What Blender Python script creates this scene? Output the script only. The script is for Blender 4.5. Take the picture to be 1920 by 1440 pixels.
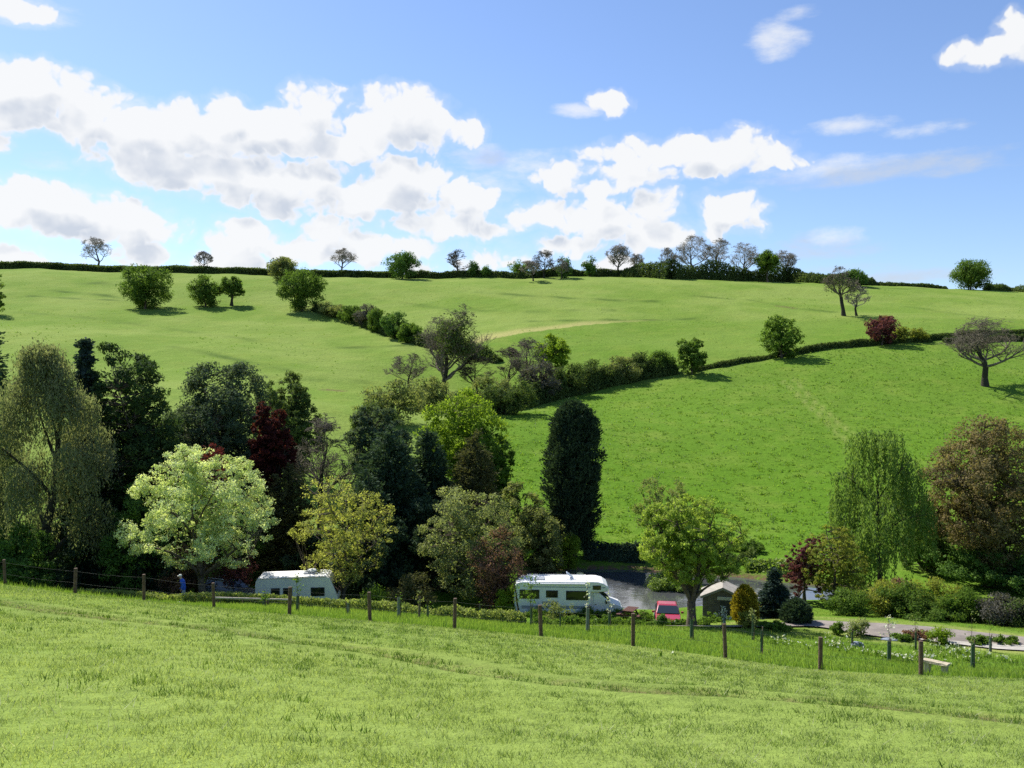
import bpy, bmesh, math, random
import numpy as np
from mathutils import Vector, Matrix

for o in list(bpy.data.objects):
    bpy.data.objects.remove(o)
scene = bpy.context.scene
COL = scene.collection
R = math.radians

# ------------------------------------------------------------------ camera
F = 1663.0                      # focal length in pixels of the 1920 px wide photograph
cam_d = bpy.data.cameras.new("camera")
cam_d.sensor_width = 36.0
cam_d.lens = 36.0 * F / 1920.0
cam_d.clip_start = 0.1
cam_d.clip_end = 12000
cam = bpy.data.objects.new("camera", cam_d)
cam.location = (0, 0, 0)
cam.rotation_euler = (R(90), 0, 0)
COL.objects.link(cam)
scene.camera = cam

# ------------------------------------------------------------------ exposure
vs = scene.view_settings
vs.view_transform = 'Standard'
vs.look = 'None'
vs.gamma = 1.0
vs.use_curve_mapping = False
vs.exposure = 0.85
scene.cycles.max_bounces = 6
scene.cycles.diffuse_bounces = 3
scene.cycles.glossy_bounces = 3
scene.cycles.transmission_bounces = 4
scene.cycles.transparent_max_bounces = 8
scene.cycles.use_denoising = False
scene.cycles.sample_clamp_indirect = 6.0

# ------------------------------------------------------------------ sun
SUN_AZ, SUN_EL = 45.0, 48.0     # degrees left of straight ahead, degrees above the horizon
sun_dir = Vector((-math.sin(R(SUN_AZ)) * math.cos(R(SUN_EL)), math.cos(R(SUN_AZ)) * math.cos(R(SUN_EL)), math.sin(R(SUN_EL))))
sl = bpy.data.lights.new("sun", 'SUN')
sl.energy = 4.7
sl.angle = R(0.53)
sl.color = (1.0, 0.955, 0.88)
so = bpy.data.objects.new("sun", sl)
so.rotation_euler = sun_dir.to_track_quat('Z', 'Y').to_euler()
so.location = (0, 0, 60)
COL.objects.link(so)

# ------------------------------------------------------------------ world: sky with cumulus clouds laid out by azimuth and elevation
def _new(nt, t, **kw):
    n = nt.nodes.new(t)
    for k, v in kw.items():
        setattr(n, k, v)
    return n

def _math(nt, op, a, b=None, c=None, clamp=False):
    n = nt.nodes.new('ShaderNodeMath'); n.operation = op; n.use_clamp = clamp
    for i, v in enumerate((a, b, c)):
        if v is None: continue
        if isinstance(v, (int, float)): n.inputs[i].default_value = v
        else: nt.links.new(v, n.inputs[i])
    return n.outputs[0]

def _maprange(nt, v, a, b, c=0.0, d=1.0, smooth=True):
    n = nt.nodes.new('ShaderNodeMapRange')
    n.interpolation_type = 'SMOOTHSTEP' if smooth else 'LINEAR'
    nt.links.new(v, n.inputs['Value'])
    for k, x in (('From Min', a), ('From Max', b), ('To Min', c), ('To Max', d)):
        n.inputs[k].default_value = x
    return n.outputs['Result']

# every cloud lobe: column, row, half width, half height (photo pixels), strength
CLOUDS = [
 (70,165,105,46,1),(150,215,100,42,.85),(30,205,90,36,.9),(250,250,110,46,.95),(215,205,40,24,.45),(360,250,120,52,1),(420,215,50,34,.8),(500,250,110,50,1),(590,215,70,52,1),(640,265,120,34,.9),(745,225,105,54,1),
 (870,243,52,26,.75),(330,310,150,44,.95),(470,340,130,44,.95),(580,330,80,36,.8),(650,370,130,36,.9),(760,350,110,64,.95),(870,380,75,46,.85),(830,425,120,24,.7),(560,385,110,24,.65),(800,300,110,20,.5),
 (50,385,110,40,1),(150,395,95,46,1),(240,410,75,42,.95),(305,430,60,22,.7),(90,425,140,22,.7),
 (40,487,110,24,.8),(190,480,70,22,.5),(262,472,58,26,.85),(470,455,70,42,.9),(560,470,110,36,.8),(630,440,70,38,.9),(690,470,70,34,.8),(770,468,42,26,.7),(905,485,75,24,.8),(450,495,90,24,.7),(980,500,60,16,.5),(780,500,60,16,.6),
 (1148,196,44,24,.9),(1098,204,42,12,.4),(1200,285,110,24,.55),(1300,285,130,30,.75),(1392,272,60,34,.85),(1330,308,70,24,.75),(1450,298,60,24,.6),(1000,305,60,16,.4),
 (1048,330,66,30,.95),(1180,325,90,32,.9),(1110,352,90,22,.7),(1010,398,70,28,.8),(1130,410,110,46,.95),(1235,385,52,36,1),(1190,440,120,26,.7),(1060,460,90,24,.6),
 (1365,398,62,38,1),(1330,428,46,22,.7),(1410,425,36,18,.55),(1150,495,70,14,.6),(1260,470,60,16,.5),
 (1640,318,190,14,.5),(1540,322,90,18,.5),(1780,312,90,12,.35),(1620,235,70,12,.4),(1740,240,50,9,.3),(1460,75,40,28,.48),(1495,28,36,12,.35),(1870,92,80,20,.75),(1912,70,30,40,.75),(1560,450,50,22,.45),
 (20,15,70,20,.8),(2,264,26,22,.8),(100,300,26,10,.35),(1690,522,90,10,.6),(1600,500,60,9,.35)]

def _azel(c, r):
    return math.atan((c - 960) / F), math.atan((720 - r) / F * math.cos(math.atan((c - 960) / F)))

WISPS = [(1640, 318, 170, 15, .8), (1540, 325, 90, 20, .75), (1780, 312, 90, 12, .6), (1610, 234, 60, 12, .65), (1735, 240, 50, 9, .5), (1455, 72, 42, 26, .85), (1495, 28, 32, 10, .6), (1560, 450, 46, 20, .7), (1530, 470, 80, 12, .4),
         (100, 303, 30, 12, .55), (900, 295, 50, 16, .6), (1000, 305, 60, 18, .6), (1090, 205, 40, 10, .6), (20, 15, 70, 20, .9), (60, 28, 50, 10, .6), (1850, 92, 50, 14, .8), (240, 195, 30, 20, .6), (960, 340, 60, 14, .4), (1690, 520, 90, 10, .6), (1600, 505, 60, 8, .4), (1680, 300, 120, 8, .4)]
CLOUDS = [c for c in CLOUDS if c[4] >= .55 and not (c[0] > 1480 and c[0] < 1800)]

def lobes(g, W, lst, k=1.04, sm=.12):
    env = None
    for (c, r, rx, ry, s) in lst:
        a, e = _azel(c, r)
        d = _new(g, 'ShaderNodeVectorMath', operation='SUBTRACT'); g.links.new(W, d.inputs[0]); d.inputs[1].default_value = (a, e, 0)
        m = _new(g, 'ShaderNodeVectorMath', operation='MULTIPLY'); g.links.new(d.outputs[0], m.inputs[0]); m.inputs[1].default_value = (F / rx / k, F / ry / k, 0)
        q = _new(g, 'ShaderNodeVectorMath', operation='DOT_PRODUCT'); g.links.new(m.outputs[0], q.inputs[0]); g.links.new(m.outputs[0], q.inputs[1])
        v = _math(g, 'MULTIPLY_ADD', q.outputs['Value'], -s, s)
        env = v if env is None else _math(g, 'SMOOTH_MAX', env, v, sm)
    return env

def _noise(g, P, scale, detail, rough, st=(1, 1, 1)):
    n = _new(g, 'ShaderNodeTexNoise', noise_dimensions='2D'); n.inputs['Scale'].default_value = scale; n.inputs['Detail'].default_value = detail; n.inputs['Roughness'].default_value = rough
    if st != (1, 1, 1):
        m = _new(g, 'ShaderNodeVectorMath', operation='MULTIPLY'); g.links.new(P, m.inputs[0]); m.inputs[1].default_value = st; P = m.outputs[0]
    g.links.new(P, n.inputs['Vector']); return n

def cloud_group(soft=False):
    g = bpy.data.node_groups.new("cloud_depth" if soft else "cloud_density", 'ShaderNodeTree')
    g.interface.new_socket("P", in_out='INPUT', socket_type='NodeSocketVector')
    g.interface.new_socket("D", in_out='OUTPUT', socket_type='NodeSocketFloat')
    gi = g.nodes.new('NodeGroupInput'); go = g.nodes.new('NodeGroupOutput')
    P = gi.outputs[0]
    nz = _noise(g, P, 16, 4, .55)
    sub = _new(g, 'ShaderNodeVectorMath', operation='SUBTRACT'); g.links.new(nz.outputs['Color'], sub.inputs[0]); sub.inputs[1].default_value = (.5, .5, .5)
    mul = _new(g, 'ShaderNodeVectorMath', operation='MULTIPLY_ADD'); g.links.new(sub.outputs[0], mul.inputs[0]); mul.inputs[1].default_value = (.05, .03, 0); g.links.new(P, mul.inputs[2])
    W = mul.outputs[0]
    env = _math(g, 'MINIMUM', lobes(g, W, CLOUDS), .95)
    n2 = _noise(g, P, 22, 2.5 if soft else 7, .5 if soft else .52, (1, 1.35, 1))
    bil = None
    for sc_, am in ((30, .45),) if soft else ((30, .85), (75, .48), (160, .20)):
        vo = _new(g, 'ShaderNodeTexVoronoi', feature='SMOOTH_F1', voronoi_dimensions='2D'); vo.inputs['Scale'].default_value = sc_; vo.inputs['Smoothness'].default_value = .35
        g.links.new(W, vo.inputs['Vector'])
        b_ = _math(g, 'MULTIPLY_ADD', vo.outputs['Distance'], -am, am * .40)
        bil = b_ if bil is None else _math(g, 'ADD', bil, b_)
    t = _math(g, 'ADD', env, _math(g, 'MULTIPLY_ADD', n2.outputs['Fac'], .95, -.44)); t = _math(g, 'ADD', t, bil)
    t = _math(g, 'MINIMUM', t, _math(g, 'MULTIPLY_ADD', env, 2.2, .55))
    g.links.new(t, go.inputs[0])
    return g

world = bpy.data.worlds.new("World"); scene.world = world; world.use_nodes = True
nt = world.node_tree; nt.nodes.clear()
SKY_STRENGTH = 0.092
sky = _new(nt, 'ShaderNodeTexSky', sky_type='NISHITA', sun_disc=False)
sky.sun_elevation = R(SUN_EL); sky.sun_rotation = R(-SUN_AZ)
sky.altitude = 100; sky.air_density = 1.0; sky.dust_density = 0.35; sky.ozone_density = 2.5
tint = _new(nt, 'ShaderNodeMix', data_type='RGBA', blend_type='MULTIPLY'); tint.inputs['Factor'].default_value = 1
nt.links.new(sky.outputs[0], tint.inputs['A']); tint.inputs['B'].default_value = (.86, .905, 1.035, 1)
tc = _new(nt, 'ShaderNodeTexCoord')
sx = _new(nt, 'ShaderNodeSeparateXYZ'); nt.links.new(tc.outputs['Generated'], sx.inputs[0])
az = _math(nt, 'ARCTAN2', sx.outputs[0], sx.outputs[1]); el = _math(nt, 'ARCSINE', sx.outputs[2])
cx = _new(nt, 'ShaderNodeCombineXYZ'); nt.links.new(az, cx.inputs[0]); nt.links.new(el, cx.inputs[1])
# the part of the sky that holds clouds
inside = _math(nt, 'MULTIPLY', _math(nt, 'LESS_THAN', _math(nt, 'ABSOLUTE', az), .68), _math(nt, 'MULTIPLY', _math(nt, 'GREATER_THAN', el, -.02), _math(nt, 'LESS_THAN', el, .46)))
CG = cloud_group()
g1 = _new(nt, 'ShaderNodeGroup'); g1.node_tree = CG; nt.links.new(cx.outputs[0], g1.inputs[0])
off = _new(nt, 'ShaderNodeVectorMath', operation='ADD'); nt.links.new(cx.outputs[0], off.inputs[0]); off.inputs[1].default_value = (-.010, .026, 0)
CS = cloud_group(True)
g2 = _new(nt, 'ShaderNodeGroup'); g2.node_tree = CS; nt.links.new(off.outputs[0], g2.inputs[0])
core_a = _maprange(nt, g1.outputs[0], .0, .46, 0, .97)
halo = _maprange(nt, g1.outputs[0], -.6, .5, 0, .26)
ww = _noise(nt, cx.outputs[0], 15, 7, .6, (1, 2.6, 1))
wd = _math(nt, 'ADD', lobes(nt, cx.outputs[0], WISPS, 1.3), _math(nt, 'MULTIPLY_ADD', ww.outputs['Fac'], 2.6, -1.55))
wisp = _maprange(nt, wd, -.55, 1.0, 0, .75)
alpha = _math(nt, 'MAXIMUM', core_a, _math(nt, 'MAXIMUM', halo, wisp))
deep = _maprange(nt, g2.outputs[0], .38, 1.20)
thick = _maprange(nt, g1.outputs[0], .25, .85)
rel = _math(nt, 'MULTIPLY', _math(nt, 'SUBTRACT', g2.outputs[0], g1.outputs[0]), .28)
shade = _math(nt, 'ADD', _math(nt, 'MULTIPLY', deep, thick), rel, clamp=True)
cc = _new(nt, 'ShaderNodeMix', data_type='RGBA'); nt.links.new(shade, cc.inputs['Factor'])
CL = 1.0 / SKY_STRENGTH
cc.inputs['A'].default_value = (.525 * CL, .53 * CL, .535 * CL, 1); cc.inputs['B'].default_value = (.345 * CL, .375 * CL, .425 * CL, 1)
mx = _new(nt, 'ShaderNodeMix', data_type='RGBA'); nt.links.new(alpha, mx.inputs['Factor'])
nt.links.new(tint.outputs['Result'], mx.inputs['A']); nt.links.new(cc.outputs['Result'], mx.inputs['B'])
bg0 = _new(nt, 'ShaderNodeBackground'); bg0.inputs['Strength'].default_value = SKY_STRENGTH; nt.links.new(tint.outputs['Result'], bg0.inputs['Color'])
bg = _new(nt, 'ShaderNodeBackground'); bg.inputs['Strength'].default_value = SKY_STRENGTH; nt.links.new(mx.outputs['Result'], bg.inputs['Color'])
msh = _new(nt, 'ShaderNodeMixShader'); nt.links.new(inside, msh.inputs[0]); nt.links.new(bg0.outputs[0], msh.inputs[1]); nt.links.new(bg.outputs[0], msh.inputs[2])
wo = _new(nt, 'ShaderNodeOutputWorld'); nt.links.new(msh.outputs[0], wo.inputs['Surface'])
world.cycles.sampling_method = 'MANUAL'
world.cycles.sample_map_resolution = 512
# ------------------------------------------------------------------ the lie of the land
def pz(c, r, y):
    return ((c - 960) / F * y, y, (720 - r) / F * y)

def fg(x, y):
    return -1.65 - .0798 * x - .2355 * y

CP = []
for (x, y) in [(-45, -14), (0, -14), (45, -14), (-30, 8), (0, 5), (30, 8), (0, 15), (-10, 14), (10, 14), (-16, 26), (0, 26), (14, 26), (-28, 40), (-14, 38), (-4, 37)]:
    CP.append((x, y, fg(x, y)))
# fence feet, then the falling rough strip, then the valley floor
for (c, r, y) in [(10, 1097, 45), (270, 1128, 42.5), (542, 1154, 40.5), (852, 1178, 39), (1187, 1210, 36.8), (1538, 1254, 34.2), (1727, 1264, 33.2), (2050, 1275, 32),
                  (-150, 1080, 46),
                  (300, 1135, 52), (540, 1137, 53), (760, 1150, 53), (1000, 1172, 52), (1187, 1172, 52), (1420, 1176, 51.5), (1520, 1172, 52.6), (1520, 1161, 53.9), (1620, 1193, 50.3), (1620, 1165, 53.4), (1750, 1201, 49.4), (1750, 1174, 52.4), (1880, 1213, 48.2), (1880, 1190, 50.6), (2060, 1222, 47), (2060, 1204, 49),
                  (100, 1130, 56), (-100, 1125, 57),
                  (345, 1131, 54.8), (470, 1133, 55.2), (345, 1128, 61), (560, 1152, 61), (1065, 1156, 61), (1253, 1172, 57), (1360, 1158, 58), (1600, 1150, 60), (1880, 1165, 59), (2080, 1165, 59)]:
    CP.append(pz(c, r, y))
for (x, y, z) in [(-60, 70, -15.6), (-40, 70, -15.8), (-25, 70, -16.0), (-12, 74, -16.2), (0, 72, -16.4), (14, 72, -16.4), (28, 70, -16.2), (45, 70, -15.6), (60, 70, -15.2),
                  (-40, 82, -15.3), (-20, 82, -15.7), (0, 82, -15.9), (20, 82, -15.9), (42, 82, -15.4), (60, 82, -14.9)]:
    CP.append((x, y, z))
# the far hillside
for (c, r, y) in [(0, 700, 160), (0, 620, 210), (0, 560, 275), (0, 504, 370),
                  (300, 775, 130), (300, 690, 180), (270, 575, 272), (300, 509, 372),
                  (650, 780, 138), (650, 690, 190), (600, 590, 268), (600, 515, 378),
                  (830, 735, 180), (800, 640, 225), (960, 770, 158), (950, 860, 122), (960, 930, 105),
                  (1000, 640, 222), (1000, 590, 265), (1000, 520, 386),
                  (1320, 690, 190), (1300, 800, 142), (1300, 920, 108), (1300, 600, 255), (1300, 524, 378),
                  (1640, 645, 210), (1640, 780, 148), (1640, 920, 108), (1600, 588, 262), (1640, 535, 350),
                  (1920, 640, 215), (1920, 760, 156), (1920, 880, 115), (1920, 590, 262), (1920, 548, 345),
                  (2150, 650, 215), (2150, 560, 340), (2150, 880, 115), (-230, 500, 365), (-230, 620, 210), (-230, 740, 140)]:
    CP.append(pz(c, r, y))
for x in (-330, -200, -80, 60, 180, 330):
    CP.append((x, 450, 46 - .02 * x)); CP.append((x, 560, 44 - .02 * x))
CP = np.array(CP, float)

def _U(d2):
    return .5 * d2 * np.log(d2 + 1e-9)

def _warp(P):
    # compress distance so that near and far points carry comparable weight
    y = P[:, 1]; t = np.log((y + 40.0) / 40.0)
    return np.stack([P[:, 0] / (y + 40.0) * 1.6, t * 1.6], 1)

_A = _warp(CP); _n = len(_A)
_d2 = ((_A[:, None] - _A[None]) ** 2).sum(-1)
_K = _U(_d2) + np.eye(_n) * 7e-4
_Pm = np.c_[np.ones(_n), _A]
_L = np.block([[_K, _Pm], [_Pm.T, np.zeros((3, 3))]])
_sol = np.linalg.solve(_L, np.r_[CP[:, 2], np.zeros(3)])

WATER_Z = -16.6
POND = np.array([pz(c, r, WATER_Z * F / (720 - r))[:2] for (c, r) in
    [(815, 1113), (900, 1122), (1000, 1131), (1090, 1140), (1150, 1146), (1225, 1149), (1300, 1143), (1380, 1136), (1470, 1132), (1560, 1131), (1650, 1122), (1660, 1111), (1590, 1103),
     (1500, 1094), (1440, 1088), (1385, 1081), (1330, 1078), (1280, 1076), (1230, 1070), (1180, 1067), (1110, 1066), (1040, 1068), (960, 1077), (890, 1088), (830, 1100)]])

def poly_sd(P, poly):
    """signed distance, negative inside"""
    d = np.full(len(P), 1e9); ins = np.zeros(len(P), bool)
    n = len(poly)
    for i in range(n):
        a = poly[i]; b = poly[(i + 1) % n]
        e = b - a; w = P - a
        t = np.clip((w @ e) / (e @ e), 0, 1)
        d = np.minimum(d, np.hypot(*(w - t[:, None] * e).T))
        c1 = P[:, 1] >= a[1]; c2 = P[:, 1] < b[1]; c3 = e[0] * w[:, 1] > e[1] * w[:, 0]
        ins ^= (c1 & c2 & c3) | (~c1 & ~c2 & ~c3)
    return np.where(ins, -d, d)

def line_d(P, pts):
    """distance to a polyline, and the parameter along it (0..1)"""
    d = np.full(len(P), 1e9); tt = np.zeros(len(P))
    pts = np.asarray(pts, float); n = len(pts) - 1
    for i in range(n):
        a = pts[i]; e = pts[i + 1] - a; w = P - a
        t = np.clip((w @ e) / (e @ e), 0, 1)
        di = np.hypot(*(w - t[:, None] * e).T)
        m = di < d; d[m] = di[m]; tt[m] = (i + t[m]) / n
    return d, tt

_rs = np.random.RandomState(5)
_wv = [(_rs.uniform(-1, 1, 2), _rs.uniform(0, 6.3)) for _ in range(14)]

def lumps(x, y):
    """gentle uneven ground, growing with distance"""
    s = 0
    for i, (k, ph) in enumerate(_wv):
        wl = 6.0 * 1.35 ** i
        k = k / np.hypot(*k) * 2 * np.pi / wl
        s = s + np.sin(k[0] * x + k[1] * y + ph + 1.5 * np.sin(.5 * k[1] * x - .5 * k[0] * y)) * .012 * wl ** .75 * np.clip((y - 78) / 60, 0.12, 1) * (1 if wl < 90 else .4)
    return s * .55

def H(x, y):
    x = np.atleast_1d(np.asarray(x, float)); y = np.atleast_1d(np.asarray(y, float))
    sh = x.shape; x = x.ravel(); y = y.ravel()
    P = np.stack([x, y], 1)
    yc = np.clip(y, -30, 620); Q = np.stack([x, yc], 1)
    out = np.empty(len(P))
    for s in range(0, len(P), 20000):
        W = _warp(Q[s:s + 20000])
        U = _U(((W[:, None] - _A[None]) ** 2).sum(-1))
        out[s:s + 20000] = U @ _sol[:_n] + np.c_[np.ones(len(W)), W] @ _sol[_n:]
    # beyond the crest the land falls away slowly
    out = out + lumps(x, np.clip(y, -30, 620))
    far = np.clip((y - 440) / 200, 0, 1); far = far * far * (3 - 2 * far)
    out = out * (1 - far) + (38 - .028 * (y - 440)) * far
    # the foreground field is an even slope down to the fence
    w = np.clip((30 - y) / 14, 0, 1); w = w * w * (3 - 2 * w)
    out = out * (1 - w) + (fg(x, y) + .05 * np.sin(x * .55 + y * .3) + .035 * np.sin(x * .21 - y * .8 + 1)) * w
    near = (y > 50) & (y < 95)
    if near.any():
        sd = poly_sd(P[near], POND)
        z = out[near]
        bank = WATER_Z + np.clip(sd, -4, 3) * .42 + .12
        k = np.clip(1 - sd / 3.0, 0, 1)
        z = np.where(sd < 3, bank * k + z * (1 - k), z)
        out[near] = z
    return out.reshape(sh)

def hz(x, y):
    return float(H(x, y)[0])

def at(c, y):
    x = (c - 960) / F * y
    return Vector((x, y, hz(x, y)))

_ys = np.concatenate([np.arange(6, 90, .25), np.arange(90, 460, .5)])
_cache = {}
def hit(c, r):
    """where the sight line through a photo pixel meets the ground"""
    key = (c, r)
    if key not in _cache:
        xs = (c - 960) / F * _ys
        g = H(xs, _ys); ray = (720 - r) / F * _ys
        below = ray <= g
        i = int(np.argmax(below)) if below.any() else int(np.argmin(np.abs(ray - g)))
        y = _ys[i]
        if i > 0 and below.any():
            d0 = ray[i - 1] - g[i - 1]; d1 = ray[i] - g[i]
            y = _ys[i - 1] + (_ys[i] - _ys[i - 1]) * d0 / (d0 - d1 + 1e-12)
        x = (c - 960) / F * y
        _cache[key] = Vector((x, float(y), hz(x, y)))
    return _cache[key].copy()

def hxy(c, r):
    p = hit(c, r); return (p.x, p.y)
# ------------------------------------------------------------------ helpers
def tag(o, label=None, cat=None, group=None, kind=None):
    if label: o["label"] = label
    if cat: o["category"] = cat
    if group: o["group"] = group
    if kind: o["kind"] = kind
    return o

def link(o, parent=None):
    COL.objects.link(o)
    if parent is not None: o.parent = parent
    return o

def empty(name, loc, label=None, cat=None, group=None, rz=0.0):
    o = bpy.data.objects.new(name, None)
    o.empty_display_size = .3
    o.location = loc; o.rotation_euler = (0, 0, rz)
    link(o); tag(o, label, cat, group)
    return o

def np_mesh(name, V, faces, mats, tint=None, matidx=None, smooth=False, nrm=None):
    """faces: list of integer arrays (n,3) / (n,4)"""
    me = bpy.data.meshes.new(name)
    V = np.asarray(V, np.float32)
    faces = [np.asarray(f, np.int32) for f in faces if len(f)]
    loops = np.concatenate([f.ravel() for f in faces])
    sizes = np.concatenate([np.full(len(f), f.shape[1], np.int32) for f in faces])
    starts = np.concatenate([[0], np.cumsum(sizes)[:-1]]).astype(np.int32)
    me.vertices.add(len(V)); me.vertices.foreach_set("co", V.ravel())
    me.loops.add(len(loops)); me.loops.foreach_set("vertex_index", loops)
    me.polygons.add(len(sizes)); me.polygons.foreach_set("loop_start", starts)
    try: me.polygons.foreach_set("loop_total", sizes)
    except Exception: pass
    if matidx is not None: me.polygons.foreach_set("material_index", np.asarray(matidx, np.int32))
    if smooth: me.polygons.foreach_set("use_smooth", np.ones(len(sizes), bool))
    me.update(calc_edges=True)
    if tint is not None:
        a = me.attributes.new("tint", 'FLOAT', 'FACE'); a.data.foreach_set("value", np.asarray(tint, np.float32))
    if nrm is not None:
        a = me.attributes.new("nrm", 'FLOAT_VECTOR', 'FACE'); a.data.foreach_set("vector", np.asarray(nrm, np.float32).ravel())
    for m in (mats if isinstance(mats, (list, tuple)) else [mats]):
        me.materials.append(m)
    return me

def ob(name, me, parent=None, loc=None):
    o = bpy.data.objects.new(name, me)
    if loc is not None: o.location = loc
    return link(o, parent)

# ---- materials
def mat(name, base, rough=.6, metal=0.0, spec=.4, noise=0.0, nscale=6.0, bump=0.0, base2=None, bscale=None, coat=0.0):
    m = bpy.data.materials.new(name); m.use_nodes = True
    t = m.node_tree; b = t.nodes["Principled BSDF"]
    b.inputs["Base Color"].default_value = (*base, 1); b.inputs["Roughness"].default_value = rough
    b.inputs["Metallic"].default_value = metal; b.inputs["Specular IOR Level"].default_value = spec
    b.inputs["Coat Weight"].default_value = coat
    tcn = t.nodes.new('ShaderNodeTexCoord')
    if noise > 0 or base2:
        n = t.nodes.new('ShaderNodeTexNoise'); n.inputs['Scale'].default_value = nscale; n.inputs['Detail'].default_value = 6; n.inputs['Roughness'].default_value = .65
        t.links.new(tcn.outputs['Object'], n.inputs['Vector'])
        mx_ = t.nodes.new('ShaderNodeMix'); mx_.data_type = 'RGBA'
        f = _maprange(t, n.outputs['Fac'], .3, .7)
        t.links.new(f, mx_.inputs['Factor'])
        lo = tuple(c * (1 - noise) for c in base); hi = tuple(min(1, c * (1 + noise)) for c in base)
        if base2: lo, hi = base, base2
        mx_.inputs['A'].default_value = (*lo, 1); mx_.inputs['B'].default_value = (*hi, 1)
        t.links.new(mx_.outputs['Result'], b.inputs['Base Color'])
    if bump > 0:
        n = t.nodes.new('ShaderNodeTexNoise'); n.inputs['Scale'].default_value = bscale or nscale * 3; n.inputs['Detail'].default_value = 5
        t.links.new(tcn.outputs['Object'], n.inputs['Vector'])
        bp = t.nodes.new('ShaderNodeBump'); bp.inputs['Strength'].default_value = bump; bp.inputs['Distance'].default_value = .05
        t.links.new(n.outputs['Fac'], bp.inputs['Height']); t.links.new(bp.outputs['Normal'], b.inputs['Normal'])
    return m

_leafmats = {}
def leafmat(a, b, trans=.46, rough=.8, spec=.06):
    """foliage: two leaf colours mixed leaf by leaf, light passing through the blades"""
    key = (a, b, trans, rough)
    if key in _leafmats: return _leafmats[key]
    m = bpy.data.materials.new("leaf"); m.use_nodes = True
    t = m.node_tree; t.nodes.clear()
    at_ = _new(t, 'ShaderNodeAttribute', attribute_name="tint", attribute_type='GEOMETRY')
    mx_ = _new(t, 'ShaderNodeMix', data_type='RGBA'); t.links.new(at_.outputs['Fac'], mx_.inputs['Factor'])
    mx_.inputs['A'].default_value = (*a, 1); mx_.inputs['B'].default_value = (*b, 1)
    p = _new(t, 'ShaderNodeBsdfPrincipled'); p.inputs['Roughness'].default_value = rough; p.inputs['Specular IOR Level'].default_value = spec
    t.links.new(mx_.outputs['Result'], p.inputs['Base Color'])
    tr = _new(t, 'ShaderNodeBsdfTranslucent')
    hs = _new(t, 'ShaderNodeMix', data_type='RGBA', blend_type='MULTIPLY'); hs.inputs['Factor'].default_value = 1
    t.links.new(mx_.outputs['Result'], hs.inputs['A']); hs.inputs['B'].default_value = (1.45, 1.5, .75, 1)
    t.links.new(hs.outputs['Result'], tr.inputs['Color'])
    ms = _new(t, 'ShaderNodeMixShader'); ms.inputs[0].default_value = trans
    t.links.new(p.outputs[0], ms.inputs[1]); t.links.new(tr.outputs[0], ms.inputs[2])
    out = _new(t, 'ShaderNodeOutputMaterial'); t.links.new(ms.outputs[0], out.inputs[0])
    _leafmats[key] = m
    return m

BARK = mat("bark", (.11, .09, .07), .9, spec=.06, noise=.4, nscale=5, bump=.6)
BARK_DARK = mat("dark_bark", (.048, .045, .032), .9, spec=.06, noise=.4, nscale=5, bump=.6)
TWIG = mat("twig", (.155, .135, .10), .9, spec=.06, noise=.3, nscale=2)
TWIG_DARK = mat("dark_twig", (.075, .066, .048), .9, spec=.06, noise=.3, nscale=2)
TWIG_PALE = mat("pale_twig", (.28, .25, .205), .9, spec=.06, noise=.25, nscale=2)

# ---- tubes from many segments at once
def seg_tubes(P0, P1, R0, R1, n):
    P0 = np.asarray(P0, float); P1 = np.asarray(P1, float); R0 = np.asarray(R0, float); R1 = np.asarray(R1, float)
    d = P1 - P0; L = np.linalg.norm(d, axis=1, keepdims=True); d = d / np.maximum(L, 1e-9)
    ref = np.where(np.abs(d[:, 2:3]) > .9, np.array([[1., 0, 0]]), np.array([[0, 0, 1.]]))
    u = np.cross(ref, d); u /= np.linalg.norm(u, axis=1, keepdims=True); v = np.cross(d, u)
    a = np.arange(n) * 2 * np.pi / n
    ring = u[:, None] * np.cos(a)[None, :, None] + v[:, None] * np.sin(a)[None, :, None]
    A = P0[:, None] + ring * R0[:, None, None]; B = P1[:, None] + ring * R1[:, None, None]
    V = np.concatenate([A, B], 1).reshape(-1, 3)
    base = np.arange(len(P0)) * 2 * n
    i = np.arange(n); j = (i + 1) % n
    q = np.stack([i, j, j + n, i + n], 1)
    Fq = (base[:, None, None] + q[None]).reshape(-1, 4)
    return V, Fq

def tubes_mesh(name, segs, m, thick=.09):
    segs = np.asarray(segs, float)            # (n, 8): p0 p1 r0 r1
    Vs, Fs, o = [], [], 0
    for sel, n in ((segs[:, 6] >= thick, 7), (segs[:, 6] < thick, 3)):
        s = segs[sel]
        if not len(s): continue
        V, Fq = seg_tubes(s[:, :3], s[:, 3:6], s[:, 6], s[:, 7], n)
        Vs.append(V); Fs.append(Fq + o); o += len(V)
    return np_mesh(name, np.concatenate(Vs), Fs, m, smooth=True)

def poly_segs(pts, r0, r1):
    pts = np.asarray(pts, float); n = len(pts) - 1
    rr = np.linspace(r0, r1, n + 1)
    return [np.r_[pts[i], pts[i + 1], rr[i], rr[i + 1]] for i in range(n)]

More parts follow.
